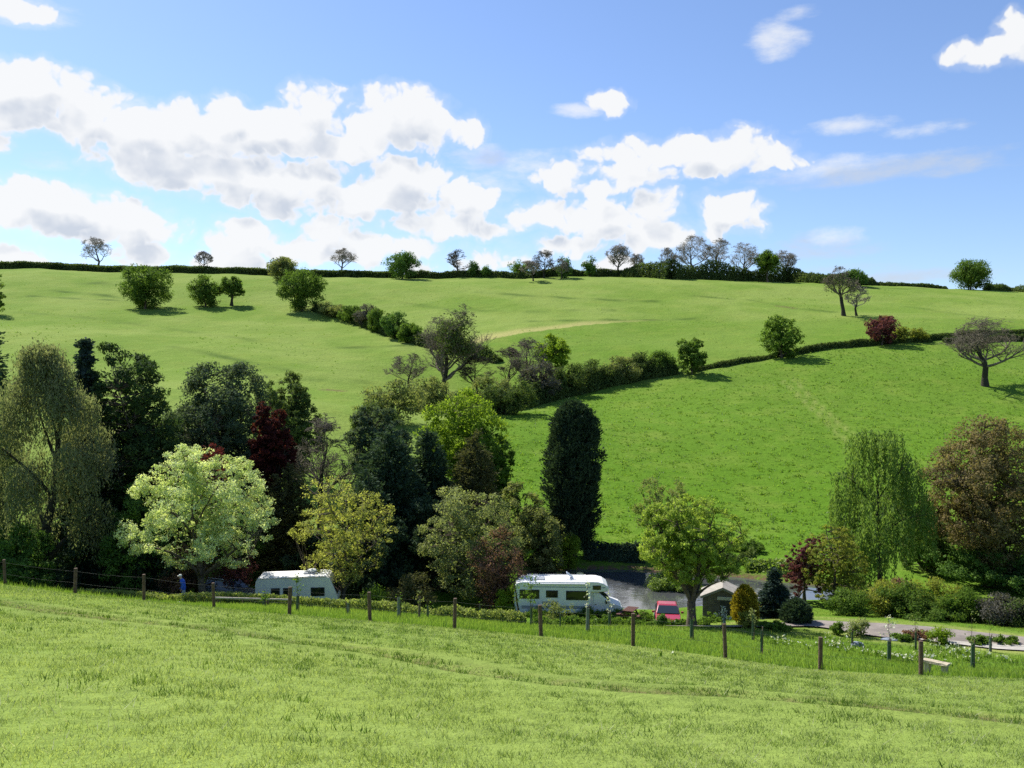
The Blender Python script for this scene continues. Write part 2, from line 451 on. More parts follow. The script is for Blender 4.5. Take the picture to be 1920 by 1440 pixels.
# ---- leaves: small diamond blades
def leaves(P, size, rng, out=None, outw=.6, aspect=.55, droop=0.0, axis=None):
    n = len(P)
    a = rng.normal(size=(n, 3))
    if axis is not None: a = a * .35 + axis
    a[:, 2] -= droop
    a /= np.linalg.norm(a, axis=1, keepdims=True)
    nn = rng.normal(size=(n, 3))
    if out is not None: nn = nn * (1 - outw) * .75 + out * outw * 1.7
    nn -= (nn * a).sum(1, keepdims=True) * a
    nn /= np.linalg.norm(nn, axis=1, keepdims=True) + 1e-9
    b = np.cross(nn, a)
    s = size * np.clip(np.exp(rng.normal(-.06, .34, (n, 1))), .4, 2.0)
    V = np.stack([P - a * s * .5, P + b * s * aspect * .5 - a * s * .05, P + a * s * .5, P - b * s * aspect * .5 - a * s * .05], 1).reshape(-1, 3)
    Fq = np.arange(n * 4).reshape(n, 4)
    return V, Fq

def fbm_tint(P, rng, scale):
    t = 0
    for k in range(4):
        w = rng.normal(size=3) / scale * (1.6 ** k); t = t + np.sin(P @ w + rng.uniform(0, 6.3)) / 4
    return t

# ---- box / prism helpers on bmesh
def bm_obj(name, bm, m, parent=None, bevel=0.0, seg=2, smooth=False):
    bmesh.ops.recalc_face_normals(bm, faces=bm.faces)
    me = bpy.data.meshes.new(name); bm.to_mesh(me); bm.free()
    for x in (m if isinstance(m, (list, tuple)) else [m]): me.materials.append(x)
    if smooth:
        me.polygons.foreach_set("use_smooth", np.ones(len(me.polygons), bool))
    o = ob(name, me, parent)
    if bevel > 0:
        md = o.modifiers.new("bevel", 'BEVEL'); md.width = bevel; md.segments = seg; md.limit_method = 'ANGLE'; md.angle_limit = R(28)
    return o

def add_box(bm, c, s, rot=None, mi=0):
    r = bmesh.ops.create_cube(bm, size=1.0)
    M = Matrix.Translation(c) @ (rot.to_4x4() if rot is not None else Matrix.Identity(4)) @ Matrix.Diagonal((*s, 1))
    bmesh.ops.transform(bm, matrix=M, verts=r['verts'])
    for v in r['verts']:
        for f in v.link_faces: f.material_index = mi
    return r['verts']

def add_prism(bm, prof, y0, y1, taper=None):
    """side profile in (x, z), extruded in y; taper(x, z) gives the inset of the half width there"""
    t = taper or (lambda x, z: 0.0)
    A = [bm.verts.new((x, y0 + t(x, z), z)) for x, z in prof]
    B = [bm.verts.new((x, y1 - t(x, z), z)) for x, z in prof]
    n = len(prof)
    bm.faces.new(A); bm.faces.new(list(reversed(B)))
    for i in range(n):
        j = (i + 1) % n
        bm.faces.new((A[i], B[i], B[j], A[j]))

def add_cyl(bm, p0, p1, r0, r1=None, n=12, cap=True):
    p0 = Vector(p0); p1 = Vector(p1); d = p1 - p0
    r = bmesh.ops.create_cone(bm, cap_ends=cap, segments=n, radius1=r0, radius2=r0 if r1 is None else r1, depth=d.length)
    M = Matrix.Translation((p0 + p1) / 2) @ d.to_track_quat('Z', 'Y').to_matrix().to_4x4()
    bmesh.ops.transform(bm, matrix=M, verts=r['verts'])
    return r['verts']

def box_obj(name, c, s, m, parent=None, bevel=.0, rot=None):
    bm = bmesh.new(); add_box(bm, c, s, rot)
    return bm_obj(name, bm, m, parent, bevel)
# ------------------------------------------------------------------ ground sheet
def ground_material():
    m = bpy.data.materials.new("meadow"); m.use_nodes = True
    t = m.node_tree; b = t.nodes["Principled BSDF"]
    b.inputs['Roughness'].default_value = 1.0; b.inputs['Specular IOR Level'].default_value = .03
    def attr(n): return _new(t, 'ShaderNodeAttribute', attribute_name=n, attribute_type='GEOMETRY').outputs['Fac']
    geo = _new(t, 'ShaderNodeNewGeometry')
    def noise(scale, detail=5, rough=.6, sy=1.0):
        n = _new(t, 'ShaderNodeTexNoise'); n.inputs['Scale'].default_value = scale; n.inputs['Detail'].default_value = detail; n.inputs['Roughness'].default_value = rough
        mp = _new(t, 'ShaderNodeMapping'); mp.inputs['Scale'].default_value = (1, sy, 1)
        t.links.new(geo.outputs['Position'], mp.inputs['Vector']); t.links.new(mp.outputs[0], n.inputs['Vector'])
        return n.outputs['Fac']
    def mix(f, a, b_, blend='MIX'):
        n = _new(t, 'ShaderNodeMix', data_type='RGBA', blend_type=blend)
        for s, v in (('Factor', f), ('A', a), ('B', b_)):
            if isinstance(v, tuple): n.inputs[s].default_value = (*v, 1)
            elif isinstance(v, (int, float)): n.inputs[s].default_value = v
            else: t.links.new(v, n.inputs[s])
        return n.outputs['Result']
    base = mix(attr('lush'), (.200, .265, .060), (.086, .174, .013))
    # broad patches of drier and greener grass
    p1 = _maprange(t, noise(.035, 4), .35, .65); base = mix(_math(t, 'MULTIPLY', p1, .6), base, (.10, .19, .018))
    p2 = _maprange(t, noise(.16, 5), .45, .75); base = mix(_math(t, 'MULTIPLY', p2, .35), base, (.215, .26, .05))
    # tussocks
    p3 = _maprange(t, noise(.55, 6, .7), .56, .70); base = mix(_math(t, 'MULTIPLY', _math(t, 'MULTIPLY', p3, .55), attr('lush')), base, (.030, .085, .008))
    p4 = _maprange(t, noise(2.2, 6, .75), .35, .7); base = mix(_math(t, 'MULTIPLY', p4, .25), base, (.045, .085, .012))
    base = mix(attr('dry'), base, (.33, .31, .115))
    base = mix(_math(t, 'MULTIPLY', attr('dark'), .8), base, (.045, .085, .016))  # darker turf: trodden line, sheep tracks and painted ridge shade
    en = _maprange(t, noise(1.7, 6, .7), .38, .62)
    base = mix(_math(t, 'MULTIPLY', attr('earth'), en), base, (.13, .085, .05))
    t.links.new(base, b.inputs['Base Color'])
    bp = _new(t, 'ShaderNodeBump'); bp.inputs['Strength'].default_value = .9; bp.inputs['Distance'].default_value = .22
    t.links.new(_math(t, 'ADD', noise(1.3, 6, .7), _math(t, 'MULTIPLY', noise(.4, 4), 1.3)), bp.inputs['Height']); t.links.new(bp.outputs['Normal'], b.inputs['Normal'])
    return m

TREAD = [hxy(*p) for p in [(-60, 1122), (20, 1133), (120, 1150), (230, 1163), (400, 1182), (560, 1205), (700, 1222), (800, 1240), (900, 1262), (1050, 1282), (1200, 1295), (1350, 1300), (1480, 1312), (1620, 1322), (1760, 1338), (1900, 1352), (2000, 1362)]]
PALE_EDGE = [hxy(*p) for p in [(880, 652), (900, 640), (960, 627), (1020, 618), (1090, 609), (1160, 603), (1230, 600)]]
TRACKS = [[hxy(*p) for p in [(1470, 715), (1500, 745), (1535, 775), (1590, 830)]], [hxy(*p) for p in [(1490, 712), (1520, 745), (1560, 780), (1600, 815)]]]
ROAD_C = [pz(c, r, y)[:2] for (c, r, y) in [(1100, 1166, 53.2), (1165, 1169, 53), (1300, 1173, 52.6), (1420, 1176, 52.2), (1520, 1167, 53.2), (1620, 1179, 51.85), (1720, 1185, 51.1), (1820, 1195, 50.0), (1920, 1204, 49.0), (2060, 1213, 48)]]
FIELD_EDGE = [hxy(*p) for p in [(880, 800), (950, 772), (1100, 730), (1320, 692), (1500, 662), (1640, 645), (1780, 640), (1960, 637)]] + [(330, 212)]
RIDGE_SHADE_TRACKS = [[hxy(*p) for p in [(100, 545), (180, 552), (260, 562)]], [hxy(*p) for p in [(60, 555), (150, 560), (230, 563)]], [hxy(*p) for p in [(330, 650), (430, 672), (530, 693)]],
          [hxy(*p) for p in [(640, 652), (720, 650), (780, 648)]], [hxy(*p) for p in [(900, 548), (1000, 555), (1130, 562), (1230, 565)]], [hxy(*p) for p in [(1000, 602), (1150, 600), (1300, 597)]],
          [hxy(*p) for p in [(1300, 555), (1400, 562), (1480, 577), (1560, 585)]], [hxy(*p) for p in [(150, 532), (190, 530), (215, 533)]], [hxy(*p) for p in [(1660, 540), (1700, 542), (1735, 541)]],
          [hxy(*p) for p in [(20, 585), (200, 600), (360, 622), (520, 645)]], [hxy(*p) for p in [(700, 560), (850, 580), (1000, 585), (1150, 582)]], [hxy(*p) for p in [(420, 700), (560, 712), (680, 715)]], [hxy(*p) for p in [(1700, 575), (1800, 590), (1915, 600)]]]
SCARS = [[hxy(*p) for p in [(608, 731), (625, 732), (642, 733)]], [hxy(*p) for p in [(1460, 574), (1475, 576), (1488, 578)]]]

def build_ground():
    ty = np.concatenate([np.arange(-24, 8, 1.6), np.arange(8, 60, .45), np.arange(60, 90, .5), np.arange(90, 130, .8), np.arange(130, 300, 1.25), np.arange(300, 460, 2.2),
                         np.geomspace(462, 9000, 26)])
    ns = 330
    s = np.linspace(-1, 1, ns); s = np.sign(s) * np.abs(s) ** 1.15
    X = s[None] * (.74 * np.maximum(ty, 0)[:, None] + 34 + np.maximum(-ty[:, None], 0)); Y = np.repeat(ty[:, None], ns, 1)
    Z = H(X, Y)
    P = np.stack([X.ravel(), Y.ravel()], 1)
    d, tt = line_d(P, TREAD)
    # a trodden step across the slope
    Zr = Z.ravel()
    e = P[:, 1] - np.interp(P[:, 0], [p[0] for p in TREAD], [p[1] for p in TREAD])
    Zr = Zr - .11 * np.exp(-(d / .5) ** 2) + .05 * np.exp(-((d - .9) / .5) ** 2)
    # the road bed lies just under the road sheet
    dr, _ = line_d(P, ROAD_C)
    Zr = Zr - .05 * np.exp(-(dr / 2.2) ** 4)
    V = np.stack([X.ravel(), Y.ravel(), Zr], 1)
    ny = len(ty)
    idx = np.arange(ny * ns).reshape(ny, ns)
    Fq = np.stack([idx[:-1, :-1], idx[:-1, 1:], idx[1:, 1:], idx[1:, :-1]], -1).reshape(-1, 4)
    me = np_mesh("ground", V, [Fq], ground_material(), smooth=True)
    # kinds of grass, bare earth, and ridge shade put into the colour
    lush = np.zeros(len(P)); dry = np.zeros(len(P)); earth = np.zeros(len(P)); dark = np.zeros(len(P))
    fy = np.interp(P[:, 0], [p[0] for p in FIELD_EDGE], [p[1] for p in FIELD_EDGE])
    right = np.clip((P[:, 0] - (-14)) / 10, 0, 1)
    nearfield = (1 / (1 + np.exp((P[:, 1] - fy) / 2.0))) * right * (P[:, 1] > 76)
    lush = np.maximum(lush, nearfield * np.clip(1.15 - (P[:, 1] - 80) / 240, .3, 1))
    # strip beyond the fence, valley lawns
    fen = np.interp(P[:, 0], [-45, -26, -13, -2, 6, 12, 16, 40], [47, 45, 41, 39, 36.6, 34.2, 33, 30])
    strip = np.clip((P[:, 1] - fen) / .6, 0, 1) * (P[:, 1] < 90)
    lush = np.maximum(lush, strip * .85)
    # upper right field a shade greener than the left one
    pe, pt = line_d(P, PALE_EDGE)
    py = np.interp(P[:, 0], [p[0] for p in PALE_EDGE], [p[1] for p in PALE_EDGE])
    upper = np.clip((P[:, 0] + 12) / 6, 0, 1) * (P[:, 1] > fy) * (1 / (1 + np.exp((P[:, 1] - py) / 1.2)))
    lush = np.maximum(lush, upper * .5 * (P[:, 1] > 100))
    # a pale dry margin along the field edge, broad at its lower end
    side = P[:, 1] - py
    wid = np.interp(pt, [0, .15, .45, 1], [10, 11, 6, 1.2])
    dry = np.maximum(dry, np.where((side > -1) & (P[:, 0] > PALE_EDGE[0][0]), np.exp(-(np.maximum(side, 0) / wid) ** 3), 0) * (pt < .995) * (pe < 14) * np.interp(pt, [0, .1, .7, 1], [.7, .9, .8, .2]))
    for tr in TRACKS:
        q, _ = line_d(P, tr); dry = np.maximum(dry, .30 * np.exp(-(q / .45) ** 2))
    q, _ = line_d(P, TREAD)
    earth = np.maximum(earth, 1.0 * np.exp(-(q / .6) ** 2) * np.interp(P[:, 0], [-30, -12, -4, 2, 12, 16], [.9, .8, .6, .7, 1.1, 1.5]))
    dark = np.maximum(dark, .45 * np.exp(-((q - .2) / 1.1) ** 2) * (.5 + .5 * np.sin(P[:, 0] * 1.3 + P[:, 1])))
    for k, r_ in enumerate(RIDGE_SHADE_TRACKS):
        q, _ = line_d(P, r_); dark = np.maximum(dark, (.95 if k < 9 else .45) * np.exp(-(q / (1.6 if k != 7 else 2.5)) ** 2) * (.6 + .4 * np.sin(P[:, 0] * .5 + P[:, 1] * .3)))  # ridge shade painted into the turf colour; fainter lines are sheep tracks
    for r_ in SCARS:
        q, _ = line_d(P, r_); earth = np.maximum(earth, 1.6 * np.exp(-(q / .8) ** 2))
    # muddy margin of the pond, dry verge along the road
    nr = (P[:, 1] > 45) & (P[:, 1] < 95)
    sd = np.full(len(P), 99.0); sd[nr] = poly_sd(P[nr], POND)
    earth = np.maximum(earth, np.where(sd < 0, 1.6, np.exp(-(sd / .5) ** 2)))
    vd, _ = line_d(P, ROAD_C)
    dry = np.maximum(dry, .55 * np.exp(-((vd - 2.0) / 1.1) ** 2) * (P[:, 0] > 6) * (.6 + .4 * np.sin(P[:, 0] * 1.9 + P[:, 1] * 2.3)))
    for n, v in (("lush", lush), ("dry", dry), ("earth", earth), ("dark", dark)):
        a = me.attributes.new(n, 'FLOAT', 'POINT'); a.data.foreach_set("value", np.clip(v, 0, 1.6).astype(np.float32))
    o = ob("ground", me); tag(o, kind="structure", label="grass fields sloping down to the valley and up the far hill", cat="ground")
    return o
build_ground()

# ------------------------------------------------------------------ pond
def build_pond():
    m = bpy.data.materials.new("pond_water"); m.use_nodes = True
    t = m.node_tree; b = t.nodes["Principled BSDF"]
    b.inputs['Base Color'].default_value = (.060, .064, .066, 1); b.inputs['Roughness'].default_value = .05; b.inputs['IOR'].default_value = 2.4; b.inputs['Specular IOR Level'].default_value = .6
    geo = _new(t, 'ShaderNodeNewGeometry')
    mp = _new(t, 'ShaderNodeMapping'); mp.inputs['Scale'].default_value = (1, 1.0, 1); t.links.new(geo.outputs['Position'], mp.inputs['Vector'])
    n = _new(t, 'ShaderNodeTexNoise'); n.inputs['Scale'].default_value = 1.6; n.inputs['Detail'].default_value = 4; t.links.new(mp.outputs[0], n.inputs['Vector'])
    n2 = _new(t, 'ShaderNodeTexNoise'); n2.inputs['Scale'].default_value = .25; n2.inputs['Detail'].default_value = 2; t.links.new(mp.outputs[0], n2.inputs['Vector'])
    bp = _new(t, 'ShaderNodeBump'); bp.inputs['Distance'].default_value = .05
    t.links.new(_maprange(t, n2.outputs['Fac'], .4, .65, .12, .42), bp.inputs['Strength'])
    t.links.new(n.outputs['Fac'], bp.inputs['Height']); t.links.new(bp.outputs['Normal'], b.inputs['Normal'])
    x0, y0 = POND.min(0) - 4; x1, y1 = POND.max(0) + 4
    # outline grown outward so that the sheet runs under the banks
    c = POND.mean(0)
    gx = np.linspace(x0, x1, 90); gy = np.linspace(y0, y1, 60)
    X, Y = np.meshgrid(gx, gy); P = np.stack([X.ravel(), Y.ravel()], 1)
    sd = poly_sd(P, POND).reshape(X.shape)
    idx = np.arange(X.size).reshape(X.shape)
    keep = (sd[:-1, :-1] < 1.0) | (sd[1:, 1:] < 1.0) | (sd[:-1, 1:] < 1.0) | (sd[1:, :-1] < 1.0)
    Fq = np.stack([idx[:-1, :-1], idx[:-1, 1:], idx[1:, 1:], idx[1:, :-1]], -1)[keep]
    V = np.stack([X.ravel(), Y.ravel(), np.full(X.size, WATER_Z)], 1)
    o = ob("pond", np_mesh("pond", V, [Fq], m)); tag(o, kind="structure", label="small pond behind the motorhome", cat="pond")
build_pond()

# ------------------------------------------------------------------ road and its pale edge
def strip(name, pts, half, lift, m, n=160):
    pts = np.asarray(pts, float)
    s = np.r_[0, np.cumsum(np.hypot(*np.diff(pts, axis=0).T))]
    u = np.linspace(0, s[-1], n)
    cx_ = np.interp(u, s, pts[:, 0]); cy_ = np.interp(u, s, pts[:, 1])
    k = np.ones(13) / 13
    pad = lambda a: np.convolve(np.r_[np.linspace(a[0] - (a[1] - a[0]) * 6, a[0], 6, endpoint=False), a, np.linspace(a[-1], a[-1] + (a[-1] - a[-2]) * 6, 7)[1:]], k, 'valid')
    cx_, cy_ = pad(cx_), pad(cy_)
    tx, ty = np.gradient(cx_), np.gradient(cy_); L = np.hypot(tx, ty); nx, ny = -ty / L, tx / L
    hl, hr = half(u / s[-1])
    W = np.linspace(0, 1, 7)
    X = cx_[:, None] + nx[:, None] * (hr[:, None] * (1 - W) + hl[:, None] * W); Y = cy_[:, None] + ny[:, None] * (hr[:, None] * (1 - W) + hl[:, None] * W)
    Z = H(X, Y) + lift
    idx = np.arange(X.size).reshape(X.shape)
    Fq = np.stack([idx[:-1, :-1], idx[:-1, 1:], idx[1:, 1:], idx[1:, :-1]], -1).reshape(-1, 4)
    o = ob(name, np_mesh(name, np.stack([X.ravel(), Y.ravel(), Z.ravel()], 1), [Fq], m, smooth=True))
    return o
M_TARMAC = mat("worn_tarmac", (.20, .172, .148), .9, noise=.25, nscale=1.1, bump=.3, bscale=25)
M_CONC = mat("pale_concrete", (.36, .335, .29), .9, noise=.2, nscale=1.4, bump=.3, bscale=25)
_w = lambda u: np.interp(u, [0, .3, .42, .52, .62, .75, .88, 1], [.45, .5, .6, 1.0, 1.6, 1.6, 1.3, 1.0])
o = strip("road", ROAD_C, lambda u: (_w(u), -_w(u)), .045, M_TARMAC); tag(o, kind="structure", label="narrow worn tarmac lane past the pond", cat="road")
o = strip("path", [p for p in ROAD_C[6:]], lambda u: (-np.interp(u, [0, .4, .7, 1], [1.5, 1.0, .7, .5]), -np.interp(u, [0, .4, .7, 1], [1.7, 2.1, 2.0, 1.8])), .05, M_CONC, 80); tag(o, kind="structure", label="pale concrete edge below the lane", cat="path")
# ------------------------------------------------------------------ foliage colours (pairs mixed leaf by leaf)
L_DARKCON = leafmat((0.0310, 0.0559, 0.0373), (0.0698, 0.1087, 0.0528), .22)
L_CYPRESS = leafmat((0.0224, 0.0422, 0.0290), (0.0528, 0.0818, 0.0396), .20)
L_BLUECON = leafmat((.022, .042, .036), (.050, .078, .060), .22)
L_BROWNCON = leafmat((0.0432, 0.0540, 0.0240), (0.1260, 0.1200, 0.0504), .28)
L_EVER = leafmat((0.0482, 0.1041, 0.0284), (0.1375, 0.2332, 0.0454), .32)
L_HOLM = leafmat((0.0529, 0.0837, 0.0517), (0.1207, 0.1578, 0.0791), .32)
L_GREEN = leafmat((0.0660, 0.1265, 0.0198), (0.1430, 0.2200, 0.0352), .45)
L_HAW = leafmat((0.0550, 0.1100, 0.0220), (0.1320, 0.1980, 0.0352), .42)
L_BRIGHT = leafmat((.11, .19, .018), (.25, .33, .038), .48)
L_LIME = leafmat((.15, .23, .035), (.33, .40, .09), .5)
L_WEEP = leafmat((0.0990, 0.1716, 0.0370), (0.1980, 0.2772, 0.0726), .45)
L_BIRCH = leafmat((0.1050, 0.1427, 0.0650), (0.2240, 0.2257, 0.1380), .45)
L_OLIVE = leafmat((.15, .19, .075), (.31, .33, .15), .45)
L_YELLOW = leafmat((0.2425, 0.2530, 0.0575), (0.4268, 0.4400, 0.1380), .42)
L_LAUREL = leafmat((.026, .056, .022), (.078, .120, .034), .28)
L_WHITE = leafmat((.29, .38, .14), (.80, .83, .48), .36)
L_COPPER = leafmat((.110, .098, .044), (.26, .205, .10), .38)
L_PURPLE = leafmat((.085, .030, .036), (.18, .065, .068), .40)
L_DARKRED = leafmat((.032, .012, .014), (.115, .026, .022), .35)
L_RED = leafmat((.085, .016, .018), (.17, .034, .030), .38)
L_PINK = leafmat((.13, .070, .050), (.25, .145, .10), .35)
L_GOLD = leafmat((.22, .18, .018), (.44, .35, .04), .35)
L_YGREEN = leafmat((.14, .17, .03), (.28, .29, .06), .45)
L_HEDGE = leafmat((0.0517, 0.0862, 0.0253), (0.1207, 0.1610, 0.0460), .36)
L_HEDGELIT = leafmat((.15, .20, .05), (.30, .34, .10), .45)
L_SCRUB = leafmat((0.1138, 0.1518, 0.0506), (0.2530, 0.2656, 0.1075), .45)
L_GREY = leafmat((.065, .065, .055), (.12, .115, .095), .30)
L_IVY = leafmat((.014, .030, .012), (.035, .060, .018), .2)
L_BLOSSOM = leafmat((.42, .44, .36), (.70, .70, .58), .3)
L_GRASS = leafmat((0.0765, 0.1348, 0.0229), (0.3330, 0.3813, 0.1408), .48, .6, .3)
L_ROUGH = leafmat((.095, .17, .022), (.23, .30, .065), .48, .6, .3)
L_STRAW = leafmat((.28, .28, .14), (.50, .50, .36), .35, .7, .2)
L_TUFT = leafmat((.072, .150, .014), (.20, .30, .05), .5, .6, .3)

def unit(v):
    return v / (np.linalg.norm(v, axis=-1, keepdims=True) + 1e-9)

# ------------------------------------------------------------------ crowns as lobes of clumps
def crown_clumps(rng, n, rx, ry, rz, zc, nl=11, lob=(.34, .56), spread=.58, flat=0.0, inner=.22):
    """clump centres inside a crown made of overlapping lobes"""
    ld = unit(rng.normal(size=(nl, 3))); ld[:, 2] = ld[:, 2] * .85 + .08
    # spread the lobes out
    for _ in range(20):
        f = (ld[:, None] - ld[None]); q = (f ** 2).sum(-1) + np.eye(nl)
        ld = unit(ld + .06 * (f / q[..., None] ** 1.5).sum(1))
    lr = rng.uniform(*lob, nl); lc = ld * (spread * rng.uniform(.8, 1.12, (nl, 1)))
    which = rng.choice(nl, n, p=lr ** 2 / (lr ** 2).sum())
    d = unit(rng.normal(size=(n, 3)) + ld[which] * .9)
    rad = rng.uniform(.78, 1.02, n); k = rng.random(n) < inner; rad[k] = rng.uniform(.1, .8, k.sum())
    p = lc[which] + d * (lr[which] * rad)[:, None]
    if flat: p[:, 2] = np.where(p[:, 2] < 0, p[:, 2] * (1 - flat), p[:, 2])
    # fill the box exactly
    lo, hi = np.percentile(p, 1, axis=0), np.percentile(p, 99, axis=0)
    p = (p - (lo + hi) / 2) / ((hi - lo) / 2)
    p[:, :2] -= 0
    out = unit(p)
    return p * np.array([rx, ry, rz]) + np.array([0, 0, zc]), out

def limbs(rng, clumps, H_, th, r0, nmain=7, lean=(0, 0), rise=.55, stems=1, twig=True, top=.8):
    """trunk, main limbs and finer branches reaching the clumps; returns (trunk segments, branch segments)"""
    ts, bs = [], []
    tops = []
    if stems == 1:
        n = 7; zt = np.linspace(0, H_ * top, n)
        w = np.cumsum(rng.normal(0, .012 * H_, (n, 2)), 0); w[0] = 0
        tp = np.c_[w[:, 0] + lean[0] * zt, w[:, 1] + lean[1] * zt, zt]
        tp = np.insert(tp, 1, tp[0] * .9 + tp[1] * .1 + np.array([0, 0, .0]), 0)
        rr = r0 * np.interp(tp[:, 2], [0, .04 * H_, .1 * H_, H_ * top], [1.55, 1.1, .95, .16])
        tp[0, 2] -= .3
        for i in range(len(tp) - 1): ts.append(np.r_[tp[i], tp[i + 1], rr[i], rr[i + 1]])
        trunks = [(tp, rr)]
    else:
        trunks = []
        base = np.array([[0, 0, -.3], [0, 0, th * .5], [rng.normal(0, .05), 0, th]])
        br = np.array([r0 * 1.5, r0 * 1.05, r0])
        for i in range(2): ts.append(np.r_[base[i], base[i + 1], br[i], br[i + 1]])
        trunks.append((base, br))
    # main limb targets: farthest point sampling
    n = len(clumps); sel = [int(rng.integers(n))]
    dist = np.full(n, 1e9)
    for _ in range(nmain - 1):
        dist = np.minimum(dist, np.linalg.norm(clumps - clumps[sel[-1]], axis=1)); sel.append(int(dist.argmax()))
    pts, prad = [], []
    def curve(a, b, ra, rb, up, ns, store, jit):
        L = np.linalg.norm(b - a)
        m1 = a + (b - a) * .35 + np.array([0, 0, up * L]) + rng.normal(0, jit * L, 3)
        u = np.linspace(0, 1, ns + 1)[:, None]
        c_ = (1 - u) ** 2 * a + 2 * u * (1 - u) * m1 + u ** 2 * b
        rr_ = np.linspace(ra, rb, ns + 1) ** 1.0
        for i in range(ns): store.append(np.r_[c_[i], c_[i + 1], rr_[i], rr_[i + 1]])
        return c_, rr_
    for s in sel:
        b = clumps[s]; b = b * np.array([.93, .93, 1]) - np.array([0, 0, .02 * H_])
        if stems == 1:
            z = np.clip(b[2] - rise * np.hypot(b[0], b[1]) - .1 * H_, th, H_ * top * .92) * rng.uniform(.92, 1.0)
            z = max(z, th * .95)
            a = np.array([np.interp(z, tp[:, 2], tp[:, k]) for k in range(3)]); ra = np.interp(z, tp[:, 2], rr) * .62
        else:
            a = base[2] + rng.normal(0, .04, 3); ra = r0 * rng.uniform(.42, .62)
        c_, r_ = curve(a, b, ra, .012 * H_ ** .5, .12 if stems == 1 else .20, 7, bs, .05)
        pts.append(c_[1:]); prad.append(r_[1:])
    PT = np.concatenate(pts); PR = np.concatenate(prad)
    if twig:
        for i in range(n):
            if i in sel: continue
            b = clumps[i]
            dd = np.linalg.norm(PT - b, axis=1) + np.maximum(PT[:, 2] - b[2], 0) * 1.2
            j = int(dd.argmin())
            curve(PT[j], b, min(PR[j] * .6, .05 * H_ ** .5 * .6), .010, .08, 3, bs, .07)
    return ts, bs

def make_tree(name, label, c, y, top, w, leaf, base=None, th=.22, n=260, per=36, ls=.26, clump=.55, nl=11, bark=None, r0=None, depth=.95, seed=0, group=None, cat="tree",
              droop=.0, lean=(0, 0), stems=1, low=None, lob=(.34, .56), nmain=8, flat=.0, cbias=.55, twig=True, inner=.22, ztop=.8, core=.10):
    rng = np.random.default_rng(seed * 7919 + 13)
    p = at(c, y) if base is None else hit(c, base)
    y = p.y
    H_ = -(top - 720) / F * y - p.z
    W = w / F * y
    zb = H_ * (th if low is None else low)
    rz = (H_ - zb) / 2; zc = zb + rz
    if y < 110: ls, per = ls * .76, per * 1.65
    S_ = (W * W * 2 * rz) ** (1 / 3)
    cr = .86 * (clump * S_ / 8.0 if S_ < 8 else clump * (S_ / 8.0) ** .6)
    cl, out = crown_clumps(rng, n, W / 2 - cr * .6, W / 2 * depth - cr * .6, rz - cr * .5, zc, nl=nl, lob=lob, flat=flat, inner=inner)
    root = empty(name, p, label, cat, group)
    r0 = r0 or max(.09, .019 * H_ + .03)
    bark = bark or BARK
    lb = np.array(lean); cl[:, :2] += lb[None] * cl[:, 2:3]
    ts, bs = limbs(rng, cl, H_, H_ * th, r0, nmain=nmain, lean=lean, stems=stems, twig=twig, top=ztop)
    ob("trunk", tubes_mesh("trunk", ts + bs, bark), root)
    m = rng.poisson(per * rng.uniform(.6, 1.4, n))
    idx = np.repeat(np.arange(n), m)
    g = rng.normal(size=(len(idx), 3)); g = unit(g) * (rng.random((len(idx), 1)) ** .45)
    crs = cr * rng.uniform(.7, 1.3, n)
    Pn = cl[idx] + g * crs[idx][:, None] * np.array([1, 1, .72])
    nd = unit(g + out[idx] * .8 + np.array([0, 0, .35]))
    V, Fq = leaves(Pn, ls, rng, nd, .55, droop=droop)
    ct = rng.random(n)
    tint = np.clip(ct[idx] * cbias + rng.random(len(idx)) * (1 - cbias), 0, 1)
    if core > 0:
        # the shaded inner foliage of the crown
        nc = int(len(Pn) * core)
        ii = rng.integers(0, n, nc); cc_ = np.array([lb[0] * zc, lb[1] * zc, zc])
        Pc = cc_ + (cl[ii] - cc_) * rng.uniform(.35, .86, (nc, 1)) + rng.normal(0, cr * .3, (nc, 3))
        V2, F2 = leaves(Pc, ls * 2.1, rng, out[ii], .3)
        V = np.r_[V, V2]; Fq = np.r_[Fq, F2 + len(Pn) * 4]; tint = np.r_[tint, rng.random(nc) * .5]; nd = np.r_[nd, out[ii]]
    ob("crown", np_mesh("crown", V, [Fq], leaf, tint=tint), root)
    return root

